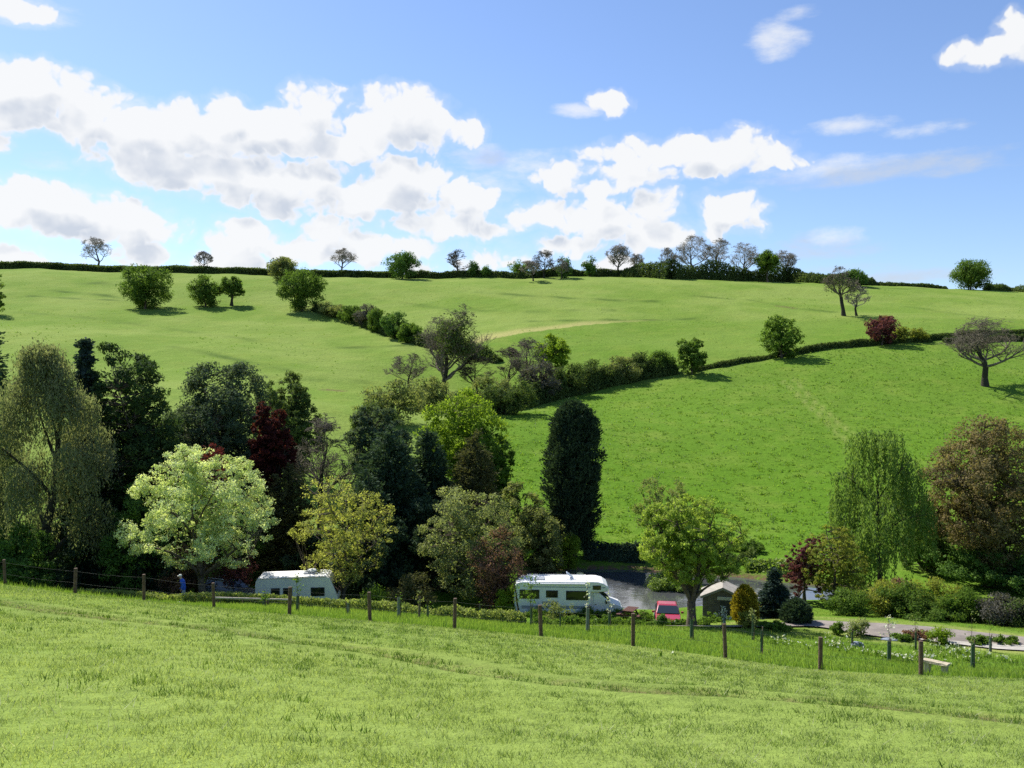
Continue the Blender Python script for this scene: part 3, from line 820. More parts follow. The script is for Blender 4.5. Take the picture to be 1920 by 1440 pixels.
def make_bush(name, label, c, y, top, w, leaf, base=None, n=110, per=34, ls=.20, clump=.42, seed=0, group=None, cat="shrub", depth=.9, nl=8, stem=True, sink=.05, cbias=.55, loc=None, lob=(.26, .56), hw=None):
    rng = np.random.default_rng(seed * 104729 + 7)
    p = loc if loc is not None else (at(c, y) if base is None else hit(c, base))
    y = p.y
    if hw: H_, W = hw
    else:
        H_ = -(top - 720) / F * y - p.z; W = w / F * y
    H_ = max(H_, .25)
    if y < 110 and ls > .12: ls, per = ls * .78, per * 1.55
    cr = min(clump, H_ * .3, W * .25)
    cl, out = crown_clumps(rng, n, W / 2 - cr * .6, W / 2 * depth - cr * .6, H_ / 2 - cr * .4, H_ / 2 - sink * H_, nl=nl, lob=lob, flat=.05)
    root = empty(name, p, label, cat, group)
    if stem:
        ss = []
        for k in rng.choice(n, min(n, 16), replace=False):
            b = cl[k]; a = np.array([rng.normal(0, .04 * W), rng.normal(0, .04 * W), -.1])
            mid = (a + b) / 2 + np.array([0, 0, .1 * H_])
            r = .012 * H_ + .008
            ss += [np.r_[a, mid, r, r * .7], np.r_[mid, b, r * .7, r * .3]]
        ob("stems", tubes_mesh("stems", ss, BARK_DARK), root)
    idx = np.repeat(np.arange(n), rng.poisson(per * rng.uniform(.6, 1.4, n)))
    g = unit(rng.normal(size=(len(idx), 3))) * (rng.random((len(idx), 1)) ** .45)
    Pn = cl[idx] + g * cr * np.array([1, 1, .8])
    Pn[:, 2] = np.maximum(Pn[:, 2], .02)
    nd = unit(g + out[idx] * .8 + np.array([0, 0, .4]))
    V, Fq = leaves(Pn, ls, rng, nd, .55)
    ct = rng.random(n); tint = np.clip(ct[idx] * cbias + rng.random(len(idx)) * (1 - cbias), 0, 1)
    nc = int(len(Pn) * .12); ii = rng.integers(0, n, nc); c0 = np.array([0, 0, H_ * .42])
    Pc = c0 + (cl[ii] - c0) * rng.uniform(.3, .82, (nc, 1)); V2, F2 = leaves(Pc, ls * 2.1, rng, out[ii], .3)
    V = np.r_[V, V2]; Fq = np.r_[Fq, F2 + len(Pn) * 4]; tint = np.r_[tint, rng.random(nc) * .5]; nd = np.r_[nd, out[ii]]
    ob("foliage", np_mesh("foliage", V, [Fq], leaf, tint=tint), root)
    return root

# ------------------------------------------------------------------ conifers
def make_conifer(name, label, c, y, top, w, leaf, base=None, shape='cone', n=1500, per=14, ls=.30, seed=0, group=None, low=.03, ragged=.16, cat="tree", tipw=0.0):
    rng = np.random.default_rng(seed * 6151 + 3)
    p = at(c, y) if base is None else hit(c, base)
    y = p.y; H_ = -(top - 720) / F * y - p.z; W = w / F * y
    if y < 110 and ls > .15: ls, per = ls * .78, per * 1.6
    root = empty(name, p, label, cat, group)
    r0 = .02 * H_ + .05
    ob("trunk", tubes_mesh("trunk", poly_segs([(0, 0, -.3), (0, 0, H_ * .3), (.02 * H_, 0, H_ * .65), (0, 0, H_ * .97)], r0, .03), BARK_DARK), root)
    u = rng.random(n)
    if shape == 'cone':
        z = 1 - np.sqrt(u); prof = (1 - z) ** .68 * (1 - tipw) + tipw * np.sqrt(np.clip(1 - z ** 6, 0, 1)); prof *= np.clip(.55 + z * 4, 0, 1)
    elif shape == 'column':
        z = u; prof = np.interp(z, [0, .08, .25, .45, .62, .80, .90, .96, 1.0], [.40, .62, .88, 1.0, .97, .86, .70, .50, .20])
    elif shape == 'egg':
        z = u; prof = np.sqrt(np.clip(1 - ((z - .38) / .63) ** 2, 0, 1)) * np.where(z < .38, 1, 1) * np.interp(z, [0, .15, .38, .8, 1], [.9, 1, 1, .92, .7])
    elif shape == 'spruce':
        z = 1 - u ** .6; z = np.floor(z * 15) / 15 + rng.uniform(0, .03, n); prof = (1 - z) ** .9 + .02
    a = rng.uniform(0, 2 * np.pi, n)
    lumpy = 1 + ragged * (np.sin(a * 3 + z * 9 + seed) * .5 + np.sin(a * 5 - z * 21 + seed * 2) * .5 + rng.normal(0, .45, n))
    rad = np.where(rng.random(n) < .8, rng.uniform(.82, 1.02, n), rng.uniform(.2, .85, n))
    rr = prof * rad * lumpy * W / 2
    d = np.stack([np.cos(a), np.sin(a), np.zeros(n)], 1)
    zb = H_ * low
    cl = d * rr[:, None]; cl[:, 2] = zb + z * (H_ - zb)
    if shape == 'spruce':
        cl[:, 2] -= .18 * rr
    idx = np.repeat(np.arange(n), rng.poisson(per, n))
    sz = ls * 1.3
    g = rng.normal(size=(len(idx), 3)) * np.array([1, 1, .8])
    # sprays point outward and up (or droop, for a spruce)
    tipd = unit(d[idx] + np.array([0, 0, .9 if shape in ('column', 'egg') else (.25 if shape == 'cone' else -.15)]))
    if shape == 'spruce':
        t = rng.uniform(-1, .35, (len(idx), 1)); Pn = cl[idx] + d[idx] * t * W * .13 + g * sz * .35
    else:
        Pn = cl[idx] + g * sz * .55 * (W / 5) ** .3
    V, Fq = leaves(Pn, ls, rng, unit(d[idx] + g * .3), .6, aspect=.5, axis=tipd)
    ct = rng.random(n); tint = np.clip(ct[idx] * .5 + rng.random(len(idx)) * .5, 0, 1)
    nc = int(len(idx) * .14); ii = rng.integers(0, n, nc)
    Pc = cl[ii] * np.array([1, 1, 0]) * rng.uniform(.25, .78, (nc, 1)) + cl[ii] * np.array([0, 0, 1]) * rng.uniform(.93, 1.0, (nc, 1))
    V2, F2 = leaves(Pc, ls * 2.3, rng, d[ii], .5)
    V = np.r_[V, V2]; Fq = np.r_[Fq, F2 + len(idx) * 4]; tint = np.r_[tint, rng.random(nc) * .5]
    ob("crown", np_mesh("crown", V, [Fq], leaf, tint=tint), root)
    return root

# ------------------------------------------------------------------ weeping trees: strands hung from arching limbs
def make_weeper(name, label, c, y, top, w, leaf, base=None, seed=0, n=420, ls=.22, slen=(1.5, 4.5), per=26, bark=None, lowz=.06, r0=None, lobes=10, th=.2, sway=.15, lean=(0, 0), shp=None, tight=.10, lzmin=.42, lobr=(.22, .36)):
    rng = np.random.default_rng(seed * 5003 + 11)
    p = at(c, y) if base is None else hit(c, base)
    y = p.y; H_ = -(top - 720) / F * y - p.z; W = w / F * y
    root = empty(name, p, label, "tree")
    # heads of the strands: domes stacked as in a fountain
    ld = rng.uniform(0, 2 * np.pi, lobes); lz = np.sort(rng.uniform(lzmin, .9, lobes))[::-1]; lz[0] = .86
    shp = shp or ([0, .3, .55, .8, 1], [1, .98, .80, .55, .30])
    lrad = np.interp(lz, *shp) * W / 2
    lrr = rng.uniform(*lobr, lobes) * W / 2 * 1.25
    lc = np.stack([np.cos(ld) * np.maximum(lrad - lrr, 0), np.sin(ld) * np.maximum(lrad - lrr, 0) * .95, lz * H_], 1); lc[0, :2] *= .2
    wh = rng.choice(lobes, n)
    a = rng.uniform(0, 2 * np.pi, n); q = np.sqrt(rng.random(n))
    hx = lc[wh, 0] + np.cos(a) * q * lrr[wh]; hy = lc[wh, 1] + np.sin(a) * q * lrr[wh]
    hzv = lc[wh, 2] + (1 - q ** 2) * lrr[wh] * .55 + rng.normal(0, .1, n)
    k = (H_ - .02 * H_) / hzv.max(); hzv = hzv * min(k, 1.25)
    heads = np.stack([hx, hy, hzv], 1)
    heads[:, :2] *= W / 2 / np.percentile(np.hypot(hx, hy), 99)
    heads[:, :2] += np.array(lean)[None] * heads[:, 2:3]
    ts, bs = limbs(rng, heads[rng.choice(n, min(n, 90), replace=False)], H_, H_ * th, r0 or .02 * H_ + .04, nmain=9, twig=True, lean=lean)
    ob("trunk", tubes_mesh("trunk", ts + bs, bark or BARK_DARK), root)
    L = rng.uniform(*slen, n) * (.7 + .6 * rng.random(lobes)[wh]); L = np.minimum(L, heads[:, 2] - lowz * H_)
    L = np.maximum(L, .3)
    m = np.maximum((per * L / np.mean(slen)).astype(int), 3)
    idx = np.repeat(np.arange(n), m); t = rng.random(len(idx))
    ang = rng.uniform(0, 6.28, n)
    drift = np.stack([np.cos(ang), np.sin(ang)], 1) * sway
    P = heads[idx].copy(); P[:, 2] -= t * L[idx]
    P[:, :2] += drift[idx] * (t * L[idx])[:, None] + rng.normal(0, tight, (len(idx), 2))
    P[:, 2] += rng.normal(0, .08, len(idx))
    V, Fq = leaves(P, ls, rng, None, aspect=.38, axis=np.array([0, 0, -1.0]))
    ct = rng.random(lobes); cs = rng.random(n)
    tint = np.clip(.25 * ct[wh[idx]] + .5 * cs[idx] + .25 * rng.random(len(idx)), 0, 1)
    ob("crown", np_mesh("crown", V, [Fq], leaf, tint=tint), root)
    return root

# ------------------------------------------------------------------ leafless trees
def bare_segments(rng, spread=.75, th=.28, levels=(7, 6, 6, 5), up=.25, crook=.18, stems=1, ratio=(.55, .58, .55, .5), trunkr=.030, lean=0.0):
    """a bare tree one unit high; returns (trunk segs, branch segs)"""
    S = []
    n0 = 6
    tp = np.zeros((n0 + 1, 3)); tp[:, 2] = np.linspace(0, .72, n0 + 1)
    tp[1:, :2] = np.cumsum(rng.normal(0, .012 + lean * .01, (n0, 2)), 0); tp[:, 0] += lean * tp[:, 2]
    rr = trunkr * np.interp(tp[:, 2], [0, .05, th, .72], [1.5, 1.05, .9, .15])
    trunk = [np.r_[tp[i], tp[i + 1], rr[i], rr[i + 1]] for i in range(n0)]
    trunk[0][2] -= .02
    # first limbs from the trunk
    k = levels[0] * stems
    z = rng.uniform(th, .70, k); z[:3] = th * rng.uniform(.95, 1.25, 3)
    st = np.stack([np.interp(z, tp[:, 2], tp[:, j]) for j in range(3)], 1)
    a = np.arange(k) * 2.4 + rng.uniform(0, 6)
    tilt = np.interp(z, [th, .7], [spread * 1.35, spread * .5]) * rng.uniform(.75, 1.2, k)
    d = np.stack([np.cos(a) * np.sin(tilt), np.sin(a) * np.sin(tilt), np.cos(tilt)], 1)
    L = (.42 * (1 - z * .55)) * rng.uniform(.85, 1.2, k)
    r = np.interp(z, tp[:, 2], rr) * .55
    br = []
    for lv in range(len(levels)):
        ns = [5, 4, 3, 2, 2][lv]
        pts = [st]; dd = d.copy()
        for s in range(ns):
            dd = unit(dd + rng.normal(0, crook, dd.shape) + np.array([0, 0, up * (.5 if lv < 2 else .25)]))
            pts.append(pts[-1] + dd * (L / ns)[:, None])
        pts = np.stack(pts, 1)                         # (k, ns+1, 3)
        tr = r[:, None] * np.linspace(1, .35, ns + 1)[None]
        for s in range(ns):
            br.append(np.concatenate([pts[:, s], pts[:, s + 1], tr[:, s:s + 1], tr[:, s + 1:s + 2]], 1))
        if lv == len(levels) - 1: break
        kc = levels[lv + 1]; k = len(st)
        t = rng.uniform(.25, 1.0, (k, kc)); t[:, 0] = 1.0
        f = t * ns; i0 = np.minimum(f.astype(int), ns - 1); w = f - i0
        ii = np.arange(k)[:, None]
        q = pts[ii, i0] * (1 - w)[..., None] + pts[ii, i0 + 1] * w[..., None]
        pd = unit(pts[ii, i0 + 1] - pts[ii, i0])
        nd = unit(pd + rng.normal(0, .62, pd.shape) * (1.0 if lv else .85))
        rc = np.take_along_axis(tr, i0, 1) * .62
        Lc = L[:, None] * ratio[lv] * rng.uniform(.7, 1.25, (k, kc)) * (1.15 - .35 * t)
        st = q.reshape(-1, 3); d = nd.reshape(-1, 3); L = Lc.ravel(); r = np.maximum(rc.ravel(), .0006)
    return trunk, np.concatenate(br)

def make_bare(name, label, c, top, w, base=None, y=None, seed=0, twig=None, bark=None, cat="bare tree", group=None, minr=.02, ivy=None, leaf=None, dome=(.58, .44), pct=3, nleaf=0, ls=.4, twig_r=None, rot=None, **kw):
    rng = np.random.default_rng(seed * 3571 + 29)
    p = at(c, y) if base is None else hit(c, base)
    y = p.y; H_ = -(top - 720) / F * y - p.z; W = w / F * y
    tr, br = bare_segments(rng, **kw)
    tr = np.array(tr)
    allp = np.concatenate([br[:, 3:6]])
    zmax = np.percentile(allp[:, 2], 100 - pct); x0, x1 = np.percentile(allp[:, 0], [pct, 100 - pct]); y0, y1 = np.percentile(allp[:, 1], [pct, 100 - pct])
    sz = H_ / zmax; sxx = W / (x1 - x0); syy = W / (y1 - y0) * .95
    def sc(s, mr):
        s = s.copy()
        for o_ in (0, 3):
            s[:, o_] *= sxx; s[:, o_ + 1] *= syy; s[:, o_ + 2] *= sz
        # twigs end on a rounded outline
        xc = (x0 + x1) / 2 * sxx
        for o_ in (0, 3):
            q = (s[:, o_:o_ + 3] - np.array([xc * .5, 0, dome[0] * H_])) / np.array([W / 2, W / 2 * .95, dome[1] * H_])
            nq = np.linalg.norm(q, axis=1); f = np.where(nq > .72, (.72 + (nq - .72) * .5) / np.maximum(nq, 1e-6), 1); f = np.where(s[:, o_ + 2] < .18 * H_, 1, f)
            s[:, o_:o_ + 3] = np.array([xc * .5, 0, dome[0] * H_]) + q * f[:, None] * np.array([W / 2, W / 2 * .95, dome[1] * H_])
        s[:, 6:8] = np.maximum(s[:, 6:8] * H_, mr); return s
    root = empty(name, p, label, cat, group)
    tr = sc(tr, .05); br = sc(br, twig_r or minr)
    ob("trunk", tubes_mesh("trunk", tr, bark or BARK_DARK), root)
    ob("branches", tubes_mesh("branches", br, twig or TWIG), root)
    if leaf is not None:
        e = br[rng.choice(len(br), nleaf)]
        P = e[:, 3:6] + rng.normal(0, .15, (nleaf, 3))
        V, Fq = leaves(P, ls, rng); ob("young_leaves", np_mesh("young_leaves", V, [Fq], leaf, tint=rng.random(nleaf)), root)
    if ivy:
        fr, cnt, mt, rad = ivy        # (x range, z range in units of the tree), leaf count, material, radius
        big = np.concatenate([tr, br[br[:, 6] > np.percentile(br[:, 6], 60)]])
        mid = (big[:, :3] + big[:, 3:6]) / 2
        k = (mid[:, 0] > fr[0] * W) & (mid[:, 0] < fr[1] * W) & (mid[:, 2] > fr[2] * H_) & (mid[:, 2] < fr[3] * H_)
        b = big[k]; i = rng.integers(0, len(b), cnt); t = rng.random((cnt, 1))
        P = b[i, :3] * (1 - t) + b[i, 3:6] * t + rng.normal(0, rad, (cnt, 3))
        V, Fq = leaves(P, ls * 1.0, rng); ob("ivy", np_mesh("ivy", V, [Fq], mt, tint=rng.random(cnt)), root)
    return root

# ------------------------------------------------------------------ hedges and long banks of shrubs
def make_hedge(name, label, pts, height, width, leaf, n=6000, ls=.5, seed=0, lump=.25, step=3.0, cat="hedge", group=None, gaps=0.0, sink=.1, squared=False, lean=0):
    """pts: ground points (x, y); height may be a list giving the height at each point"""
    rng = np.random.default_rng(seed * 911 + 5)
    pts = np.array([(q[0], q[1]) for q in pts], float)
    s = np.r_[0, np.cumsum(np.hypot(*np.diff(pts, axis=0).T))]; T = s[-1]
    hh = np.full(len(pts), height, float) if np.isscalar(height) else np.array(height, float)
    # lumps along the line
    nk = max(int(T / step), 3)
    ku = np.linspace(0, T, nk); kh = 1 + rng.normal(0, lump, nk); kw_ = 1 + rng.normal(0, lump * .6, nk)
    u = rng.uniform(0, T, n)
    hl = np.interp(u, s, hh) * np.clip(np.interp(u, ku, kh), .35, 1.7); wl = width * np.clip(np.interp(u, ku, kw_), .5, 1.6) * (np.interp(u, s, hh) / hh.max()) ** .5
    x = np.interp(u, s, pts[:, 0]); yv = np.interp(u, s, pts[:, 1])
    i = np.clip(np.searchsorted(s, u) - 1, 0, len(pts) - 2); dx = np.diff(pts, axis=0)[i]; dx = dx / np.hypot(*dx.T)[:, None]; nx = np.stack([-dx[:, 1], dx[:, 0]], 1)
    a = rng.uniform(-.15, np.pi + .15, n); q = np.where(rng.random(n) < .75, rng.uniform(.82, 1.04, n), rng.random(n))
    if squared:
        ca = np.clip(np.cos(a) * 1.5, -1, 1); sa = np.clip(np.sin(a) * 1.5, 0, 1)
    else: ca, sa = np.cos(a), np.maximum(np.sin(a), 0)
    o_ = ca * q * wl / 2; zz = sa * q * hl
    bump = 1 + lump * .6 * np.sin(u * 2 * np.pi / (step * .7) + 5 * np.sin(u * .3)) * (a / np.pi)
    px = x + nx[:, 0] * o_ + rng.normal(0, ls * .3, n); py = yv + nx[:, 1] * o_ + rng.normal(0, ls * .3, n)
    pz_ = H(px, py) + np.maximum(zz * bump, 0) - sink + rng.normal(0, ls * .25, n)
    org = np.array([pts[0, 0], pts[0, 1], hz(*pts[0])])
    P = np.stack([px, py, pz_], 1) - org
    if gaps > 0:
        keep = (np.sin(u * .9) * .5 + np.sin(u * .37 + 2) * .5) > -1 + 2 * gaps; P = P[keep]; a = a[keep]; nx = nx[keep]; u = u[keep]
    out = np.stack([nx[:, 0] * np.cos(a), nx[:, 1] * np.cos(a), np.sin(a) + .2], 1)
    V, Fq = leaves(P, ls, rng, out, .5)
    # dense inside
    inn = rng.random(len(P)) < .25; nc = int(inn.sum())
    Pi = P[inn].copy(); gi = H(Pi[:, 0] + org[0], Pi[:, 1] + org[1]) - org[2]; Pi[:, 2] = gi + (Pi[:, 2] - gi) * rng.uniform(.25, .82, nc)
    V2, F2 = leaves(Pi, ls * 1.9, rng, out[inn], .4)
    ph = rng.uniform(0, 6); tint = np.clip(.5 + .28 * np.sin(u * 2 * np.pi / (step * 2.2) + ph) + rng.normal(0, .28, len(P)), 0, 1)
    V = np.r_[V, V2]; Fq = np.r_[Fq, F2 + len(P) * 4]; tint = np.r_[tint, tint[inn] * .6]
    o = ob(name, np_mesh(name, V, [Fq], leaf, tint=tint), None, org)
    tag(o, label, cat, group)
    return o
# ================================================================== the valley trees
make_weeper("birch_tree", "tall drooping olive brown birch filling the left edge of the valley", 84, 63, 626, 246, L_BIRCH, seed=1, n=1900, ls=.21, slen=(.8, 3.2), per=32, bark=BARK_DARK, lobes=60, lobr=(.14, .28), lowz=.0, th=.12, sway=.14, tight=.16, lzmin=.14, shp=([0, .3, .5, .65, .78, .9, 1], [.9, 1, .98, .80, .52, .30, .15]))
make_conifer("spruce_tree", "dark blue spruce spire rising behind the drooping birch", 160, 70, 618, 150, L_BLUECON, shape='spruce', n=1100, per=26, ls=.38, seed=2, ragged=.25)
make_conifer("conifer_tree", "dark conifer cut by the left edge of the picture", -22, 84, 575, 130, L_DARKCON, shape='cone', n=900, per=14, ls=.4, seed=3)
make_tree("evergreen_tree", "broad dark evergreen with lit leathery leaves right of the spruce spire", 240, 71, 660, 205, L_LAUREL, th=.12, n=620, per=52, ls=.30, seed=4, low=.0, depth=.9, nl=20, lob=(.28, .42))
make_tree("holm_oak", "rounded grey green oak behind the white blossom tree", 408, 79, 682, 215, L_HOLM, th=.12, n=760, per=56, ls=.30, seed=5, low=.0, clump=.7, nl=18, lob=(.3, .44))
make_tree("leafy_tree", "smaller domed mid green tree at the bare tree's upper left", 543, 104, 703, 124, L_HEDGE, th=.12, n=320, per=44, ls=.34, seed=6, low=.02)
make_tree("copper_beech", "dark red beech behind the white blossom tree, beside the bare tree", 512, 74, 762, 86, L_DARKRED, th=.3, n=300, per=44, ls=.26, seed=7, low=.50, bark=BARK_DARK)
make_tree("red_maple", "deep red maple whose top shows over the white blossom tree", 372, 66.5, 838, 120, L_RED, th=.2, n=200, per=36, ls=.2, seed=8, bark=BARK_DARK)
make_tree("blossom_tree", "round tree covered in creamy white blossom by the blue jacketed walker", 384, 60.0, 838, 258, L_WHITE, th=.17, n=460, per=46, ls=.18, clump=.42, seed=9, nl=15, nmain=13, droop=.2, r0=.24, low=.23, lob=(.20, .40), flat=.12, inner=.28)
make_bush("maple_shrub", "purple red shrub under the white blossom tree", 343, 62.0, 1016, 95, L_PINK, n=90, per=34, ls=.15, seed=10)
make_bush("purple_shrub", "dark purple shrub in shade behind the blossom tree trunk", 430, 62.5, 1020, 90, L_PURPLE, n=90, per=34, ls=.16, seed=11)
make_tree("field_maple", "yellow leaved tree standing behind the caravan's front end", 640, 63.2, 897, 188, L_YELLOW, th=.16, n=300, per=21, ls=.17, clump=.48, seed=12, nl=14, nmain=11, r0=.17, low=.25, lob=(.26, .42), inner=.3)
make_conifer("brown_conifer", "ragged brownish conifer between the blossom tree and yellow tree", 537, 72, 868, 112, L_BROWNCON, n=1100, per=12, ls=.26, seed=13, ragged=.3, tipw=.35)
make_bare("ash_tree", "leafless grey tree standing behind the yellow tree", 603, 776, 150, y=90, seed=14, twig=TWIG, minr=.022, levels=(10, 7, 7, 6), spread=.8, th=.22)
make_tree("pine_tree", "dark plum brown pine on a bare stem behind the conifers", 712, 84, 765, 118, L_HOLM, th=.5, n=190, per=38, ls=.3, seed=15, bark=BARK_DARK)
make_conifer("cypress_tree", "widest dark cypress of the cluster behind the yellow tree", 728, 73, 800, 196, L_DARKCON, n=1900, per=13, ls=.34, seed=16, ragged=.22, tipw=.12)
make_conifer("cypress_tree", "middle dark cypress of the cluster with a slender tip", 803, 76, 803, 152, L_DARKCON, n=1400, per=13, ls=.34, seed=17, ragged=.2, tipw=.05)
make_conifer("cypress_tree", "dark cypress with golden brown left flank below the bright sycamore", 890, 74, 800, 142, L_BROWNCON, n=1400, per=13, ls=.30, seed=18, ragged=.2, tipw=.08)
make_conifer("cypress_tree", "low dark cypress beside the yellow tree's right side", 690, 69, 880, 130, L_DARKCON, n=1000, per=13, ls=.3, seed=19, ragged=.25, tipw=.2)
make_tree("sycamore_tree", "large bright yellow green sycamore at the foot of the far hedge", 872, 93, 735, 165, L_BRIGHT, th=.2, n=330, per=46, ls=.34, clump=.8, seed=20, low=.12, nl=13)
make_tree("sycamore_tree", "dark green tree forming the lower right side of the sycamore clump", 915, 90, 800, 100, L_GREEN, th=.12, n=200, per=40, ls=.3, seed=21, low=.05)
make_tree("willow_shrub", "pale olive willow bush in front of the dark cypresses", 882, 66.8, 918, 190, L_OLIVE, th=.1, n=380, per=40, ls=.19, seed=22, low=.02, stems=3, nl=15, lob=(.26, .42), r0=.12, cat="shrub")
make_bush("pink_shrub", "pinkish brown shrub beside the motorhome's rear", 932, 63.4, 985, 108, L_PINK, n=170, per=30, ls=.15, seed=23)
make_bush("willow_scrub", "olive scrub between the golden cypress and the dark column", 975, 80, 900, 92, L_SCRUB, n=170, per=34, ls=.24, seed=24)
make_bush("willow_scrub", "lower olive scrub at the column cypress foot", 1020, 78.8, 948, 100, L_SCRUB, n=170, per=34, ls=.22, seed=25)
make_conifer("column_cypress", "tall dark column shaped cypress standing alone before the field", 1075, 81.5, 756, 96, L_CYPRESS, shape='column', n=2600, per=14, ls=.32, seed=26, ragged=.24, low=.06)
make_bush("leafy_shrub", "small light green shrub below the dark column cypress", 1062, 79.6, 995, 52, L_BRIGHT, n=80, per=30, ls=.2, seed=27)
make_tree("willow_tree", "lime green many stemmed willow beside the wooden hut", 1297, 53.8, 935, 188, L_LIME, th=.19, n=420, per=46, ls=.17, clump=.46, seed=28, stems=4, nmain=13, nl=14, r0=.26, low=.33, droop=.8, lob=(.28, .42), lean=(.0, 0))
make_bush("thorn_bush", "grey brown thorn bush showing behind the lime green willow", 1238, 87, 926, 100, L_SCRUB, n=130, per=24, ls=.22, seed=29, sink=-.3)
make_tree("purple_plum", "purple leaved plum tree at the pond edge", 1508, 64.8, 1008, 84, L_PURPLE, th=.2, n=170, per=38, ls=.16, clump=.4, seed=30, low=.12)
make_tree("young_maple", "yellow green small tree next to the purple plum", 1568, 63.0, 988, 120, L_YGREEN, th=.15, n=240, per=32, ls=.16, clump=.4, seed=31, low=.04)
make_weeper("weeping_willow", "tall weeping willow with hanging green curtains near the copper tree", 1650, 69, 795, 194, L_WEEP, seed=32, n=780, ls=.22, slen=(1.2, 5.0), per=56, r0=.22, lobes=30, lowz=.02, th=.2, sway=.03, tight=.08, lobr=(.20, .34), lzmin=.25, shp=([0, .35, .55, .7, .82, .92, 1], [1, 1.06, 1, .88, .72, .62, .5]))
make_tree("copper_tree", "huge rounded copper brown tree at the right edge", 1856, 70, 788, 232, L_COPPER, th=.2, n=560, per=46, ls=.23, clump=.62, seed=33, low=.12, nl=18, lob=(.24, .38), nmain=12, bark=BARK_DARK, r0=.34)
make_tree("shade_tree", "dark purple green tree in the shade behind the weeping willow", 1740, 76, 960, 130, L_HEDGE, th=.1, n=200, per=40, ls=.24, seed=34, low=.02)
make_bush("laurel_shrub", "dark laurel in shade under the copper tree", 1850, 72.5, 1010, 230, L_EVER, n=300, per=36, ls=.22, seed=35)
make_bush("laurel_shrub", "dark laurel at the picture's right edge behind the lane", 1940, 67, 1040, 170, L_EVER, n=220, per=36, ls=.22, seed=36)
# understorey along the dark left side
for k, (c_, y_, t_, w_, lf, lb) in enumerate([
    (20, 60, 968, 150, L_EVER, "dark evergreen shrub at the foot of the drooping birch"), (150, 66, 930, 190, L_DARKCON, "black green yew bank behind the birch"),
    (255, 63.5, 900, 130, L_EVER, "dark yew mound left of the blossom tree"), (310, 64.5, 980, 130, L_DARKCON, "dark shrub bank behind the purple red shrub"),
    (490, 73, 960, 150, L_EVER, "shaded evergreen shrub behind the blossom tree's right side"), (700, 66.5, 960, 150, L_DARKCON, "black green shrub mass beneath the low cypress"),
    (800, 69.5, 930, 150, L_DARKCON, "dark shrub mass left of the pale olive willow bush"), (600, 71, 1000, 160, L_DARKCON, "dark shrub bank right behind the caravan roof")]):
    make_bush("evergreen_shrub", lb, c_, y_, t_, w_, lf, n=220, per=34, ls=.24, seed=40 + k)
make_bush("bramble_bush", "brownish bramble mound between caravan and motorhome", 770, 60.3, 1073, 98, L_BROWNCON, n=130, per=32, ls=.15, seed=50)
make_bush("green_scrub", "low green scrub at the yellow tree's foot", 705, 59, 1092, 60, L_GREEN, n=60, per=30, ls=.14, seed=51)
make_bush("leafy_bush", "light green bush touching the motorhome's rear corner", 948, 61.5, 1098, 40, L_BRIGHT, n=70, per=30, ls=.14, seed=52)
# far bank of the pond
make_hedge("bank_hedge", "dark clipped hedge on the pond's far bank", [at(1095, 81.6).to_2d(), at(1150, 81.2).to_2d(), at(1208, 80.6).to_2d()], 1.55, 1.5, L_DARKCON, n=5200, ls=.22, seed=60, lump=.12, step=1.5)
make_hedge("bank_sedge", "dark tangle of sedge on the far bank behind the hut", [at(1255, 79.4).to_2d(), at(1330, 79.2).to_2d(), at(1415, 78.9).to_2d()], 1.1, 1.4, L_HEDGE, n=4200, ls=.2, seed=61, lump=.3, step=1.2, cat="sedge")
make_bush("bank_bush", "dark green bush on the far bank right of the lime willow", 1398, 84, 1012, 66, L_HAW, n=90, per=32, ls=.2, seed=62)
make_hedge("reed_bank", "bright green reeds on the far bank left of the purple plum", [at(1400, 77.4).to_2d(), at(1450, 77.0).to_2d(), at(1500, 76.2).to_2d()], .8, 2.0, L_ROUGH, n=5000, ls=.28, seed=63, lump=.2, step=1.0, cat="reeds")
make_bush("reed_clump", "rounded clump of green reeds standing in the pond", 1248, 72.2, 1083, 66, L_ROUGH, n=110, per=34, ls=.2, seed=64, loc=Vector((at(1248, 72.2).x, 72.2, WATER_Z - .1)), hw=(1.35, 2.9), cat="reeds")
make_bush("reed_clump", "low reed patch in the water beside the larger clump", 1290, 71.2, 1100, 40, L_ROUGH, n=60, per=34, ls=.18, seed=65, loc=Vector((at(1292, 71.2).x, 71.2, WATER_Z - .1)), hw=(.8, 2.2), cat="reeds")
# shrubs along the lane
for k, (c_, y_, t_, w_, lf, lb, nm) in enumerate([
    (1590, 57.5, 1102, 84, L_HAW, "mid green rounded shrub left in the row beyond the lane", "hedge_shrub"), (1655, 58, 1090, 96, L_YGREEN, "yellow tipped shrub below the weeping willow", "hedge_shrub"),
    (1700, 57.2, 1092, 110, L_HAW, "dark bodied shrub in the middle of the row beyond the lane", "hedge_shrub"), (1758, 58.5, 1078, 108, L_YGREEN, "tallest yellow green shrub in the row beyond the lane", "hedge_shrub"),
    (1797, 57, 1098, 88, L_GREEN, "green shrub at the right end of the row beyond the lane", "hedge_shrub"), (1740, 56.4, 1128, 130, L_HAW, "low dark shrub spilling over the far lane edge", "hedge_shrub"),
    (1690, 59.6, 1084, 50, L_PINK, "pinkish brown shrub top among the yellow green shrubs", "hedge_shrub"),
    (1838, 57.5, 1120, 60, L_BRIGHT, "bright lime shrub beside the grey leaved shrub", "hedge_shrub"),
    (1880, 55.5, 1112, 92, L_GREY, "grey leaved shrub at the right beyond the lane", "grey_shrub"), (1935, 54.5, 1118, 90, L_HEDGE, "dark shrub cut by the right edge beyond the lane", "hedge_shrub")]):
    make_bush(nm, lb, c_, y_, t_, w_, lf, n=130, per=36, ls=.15, seed=70 + k)
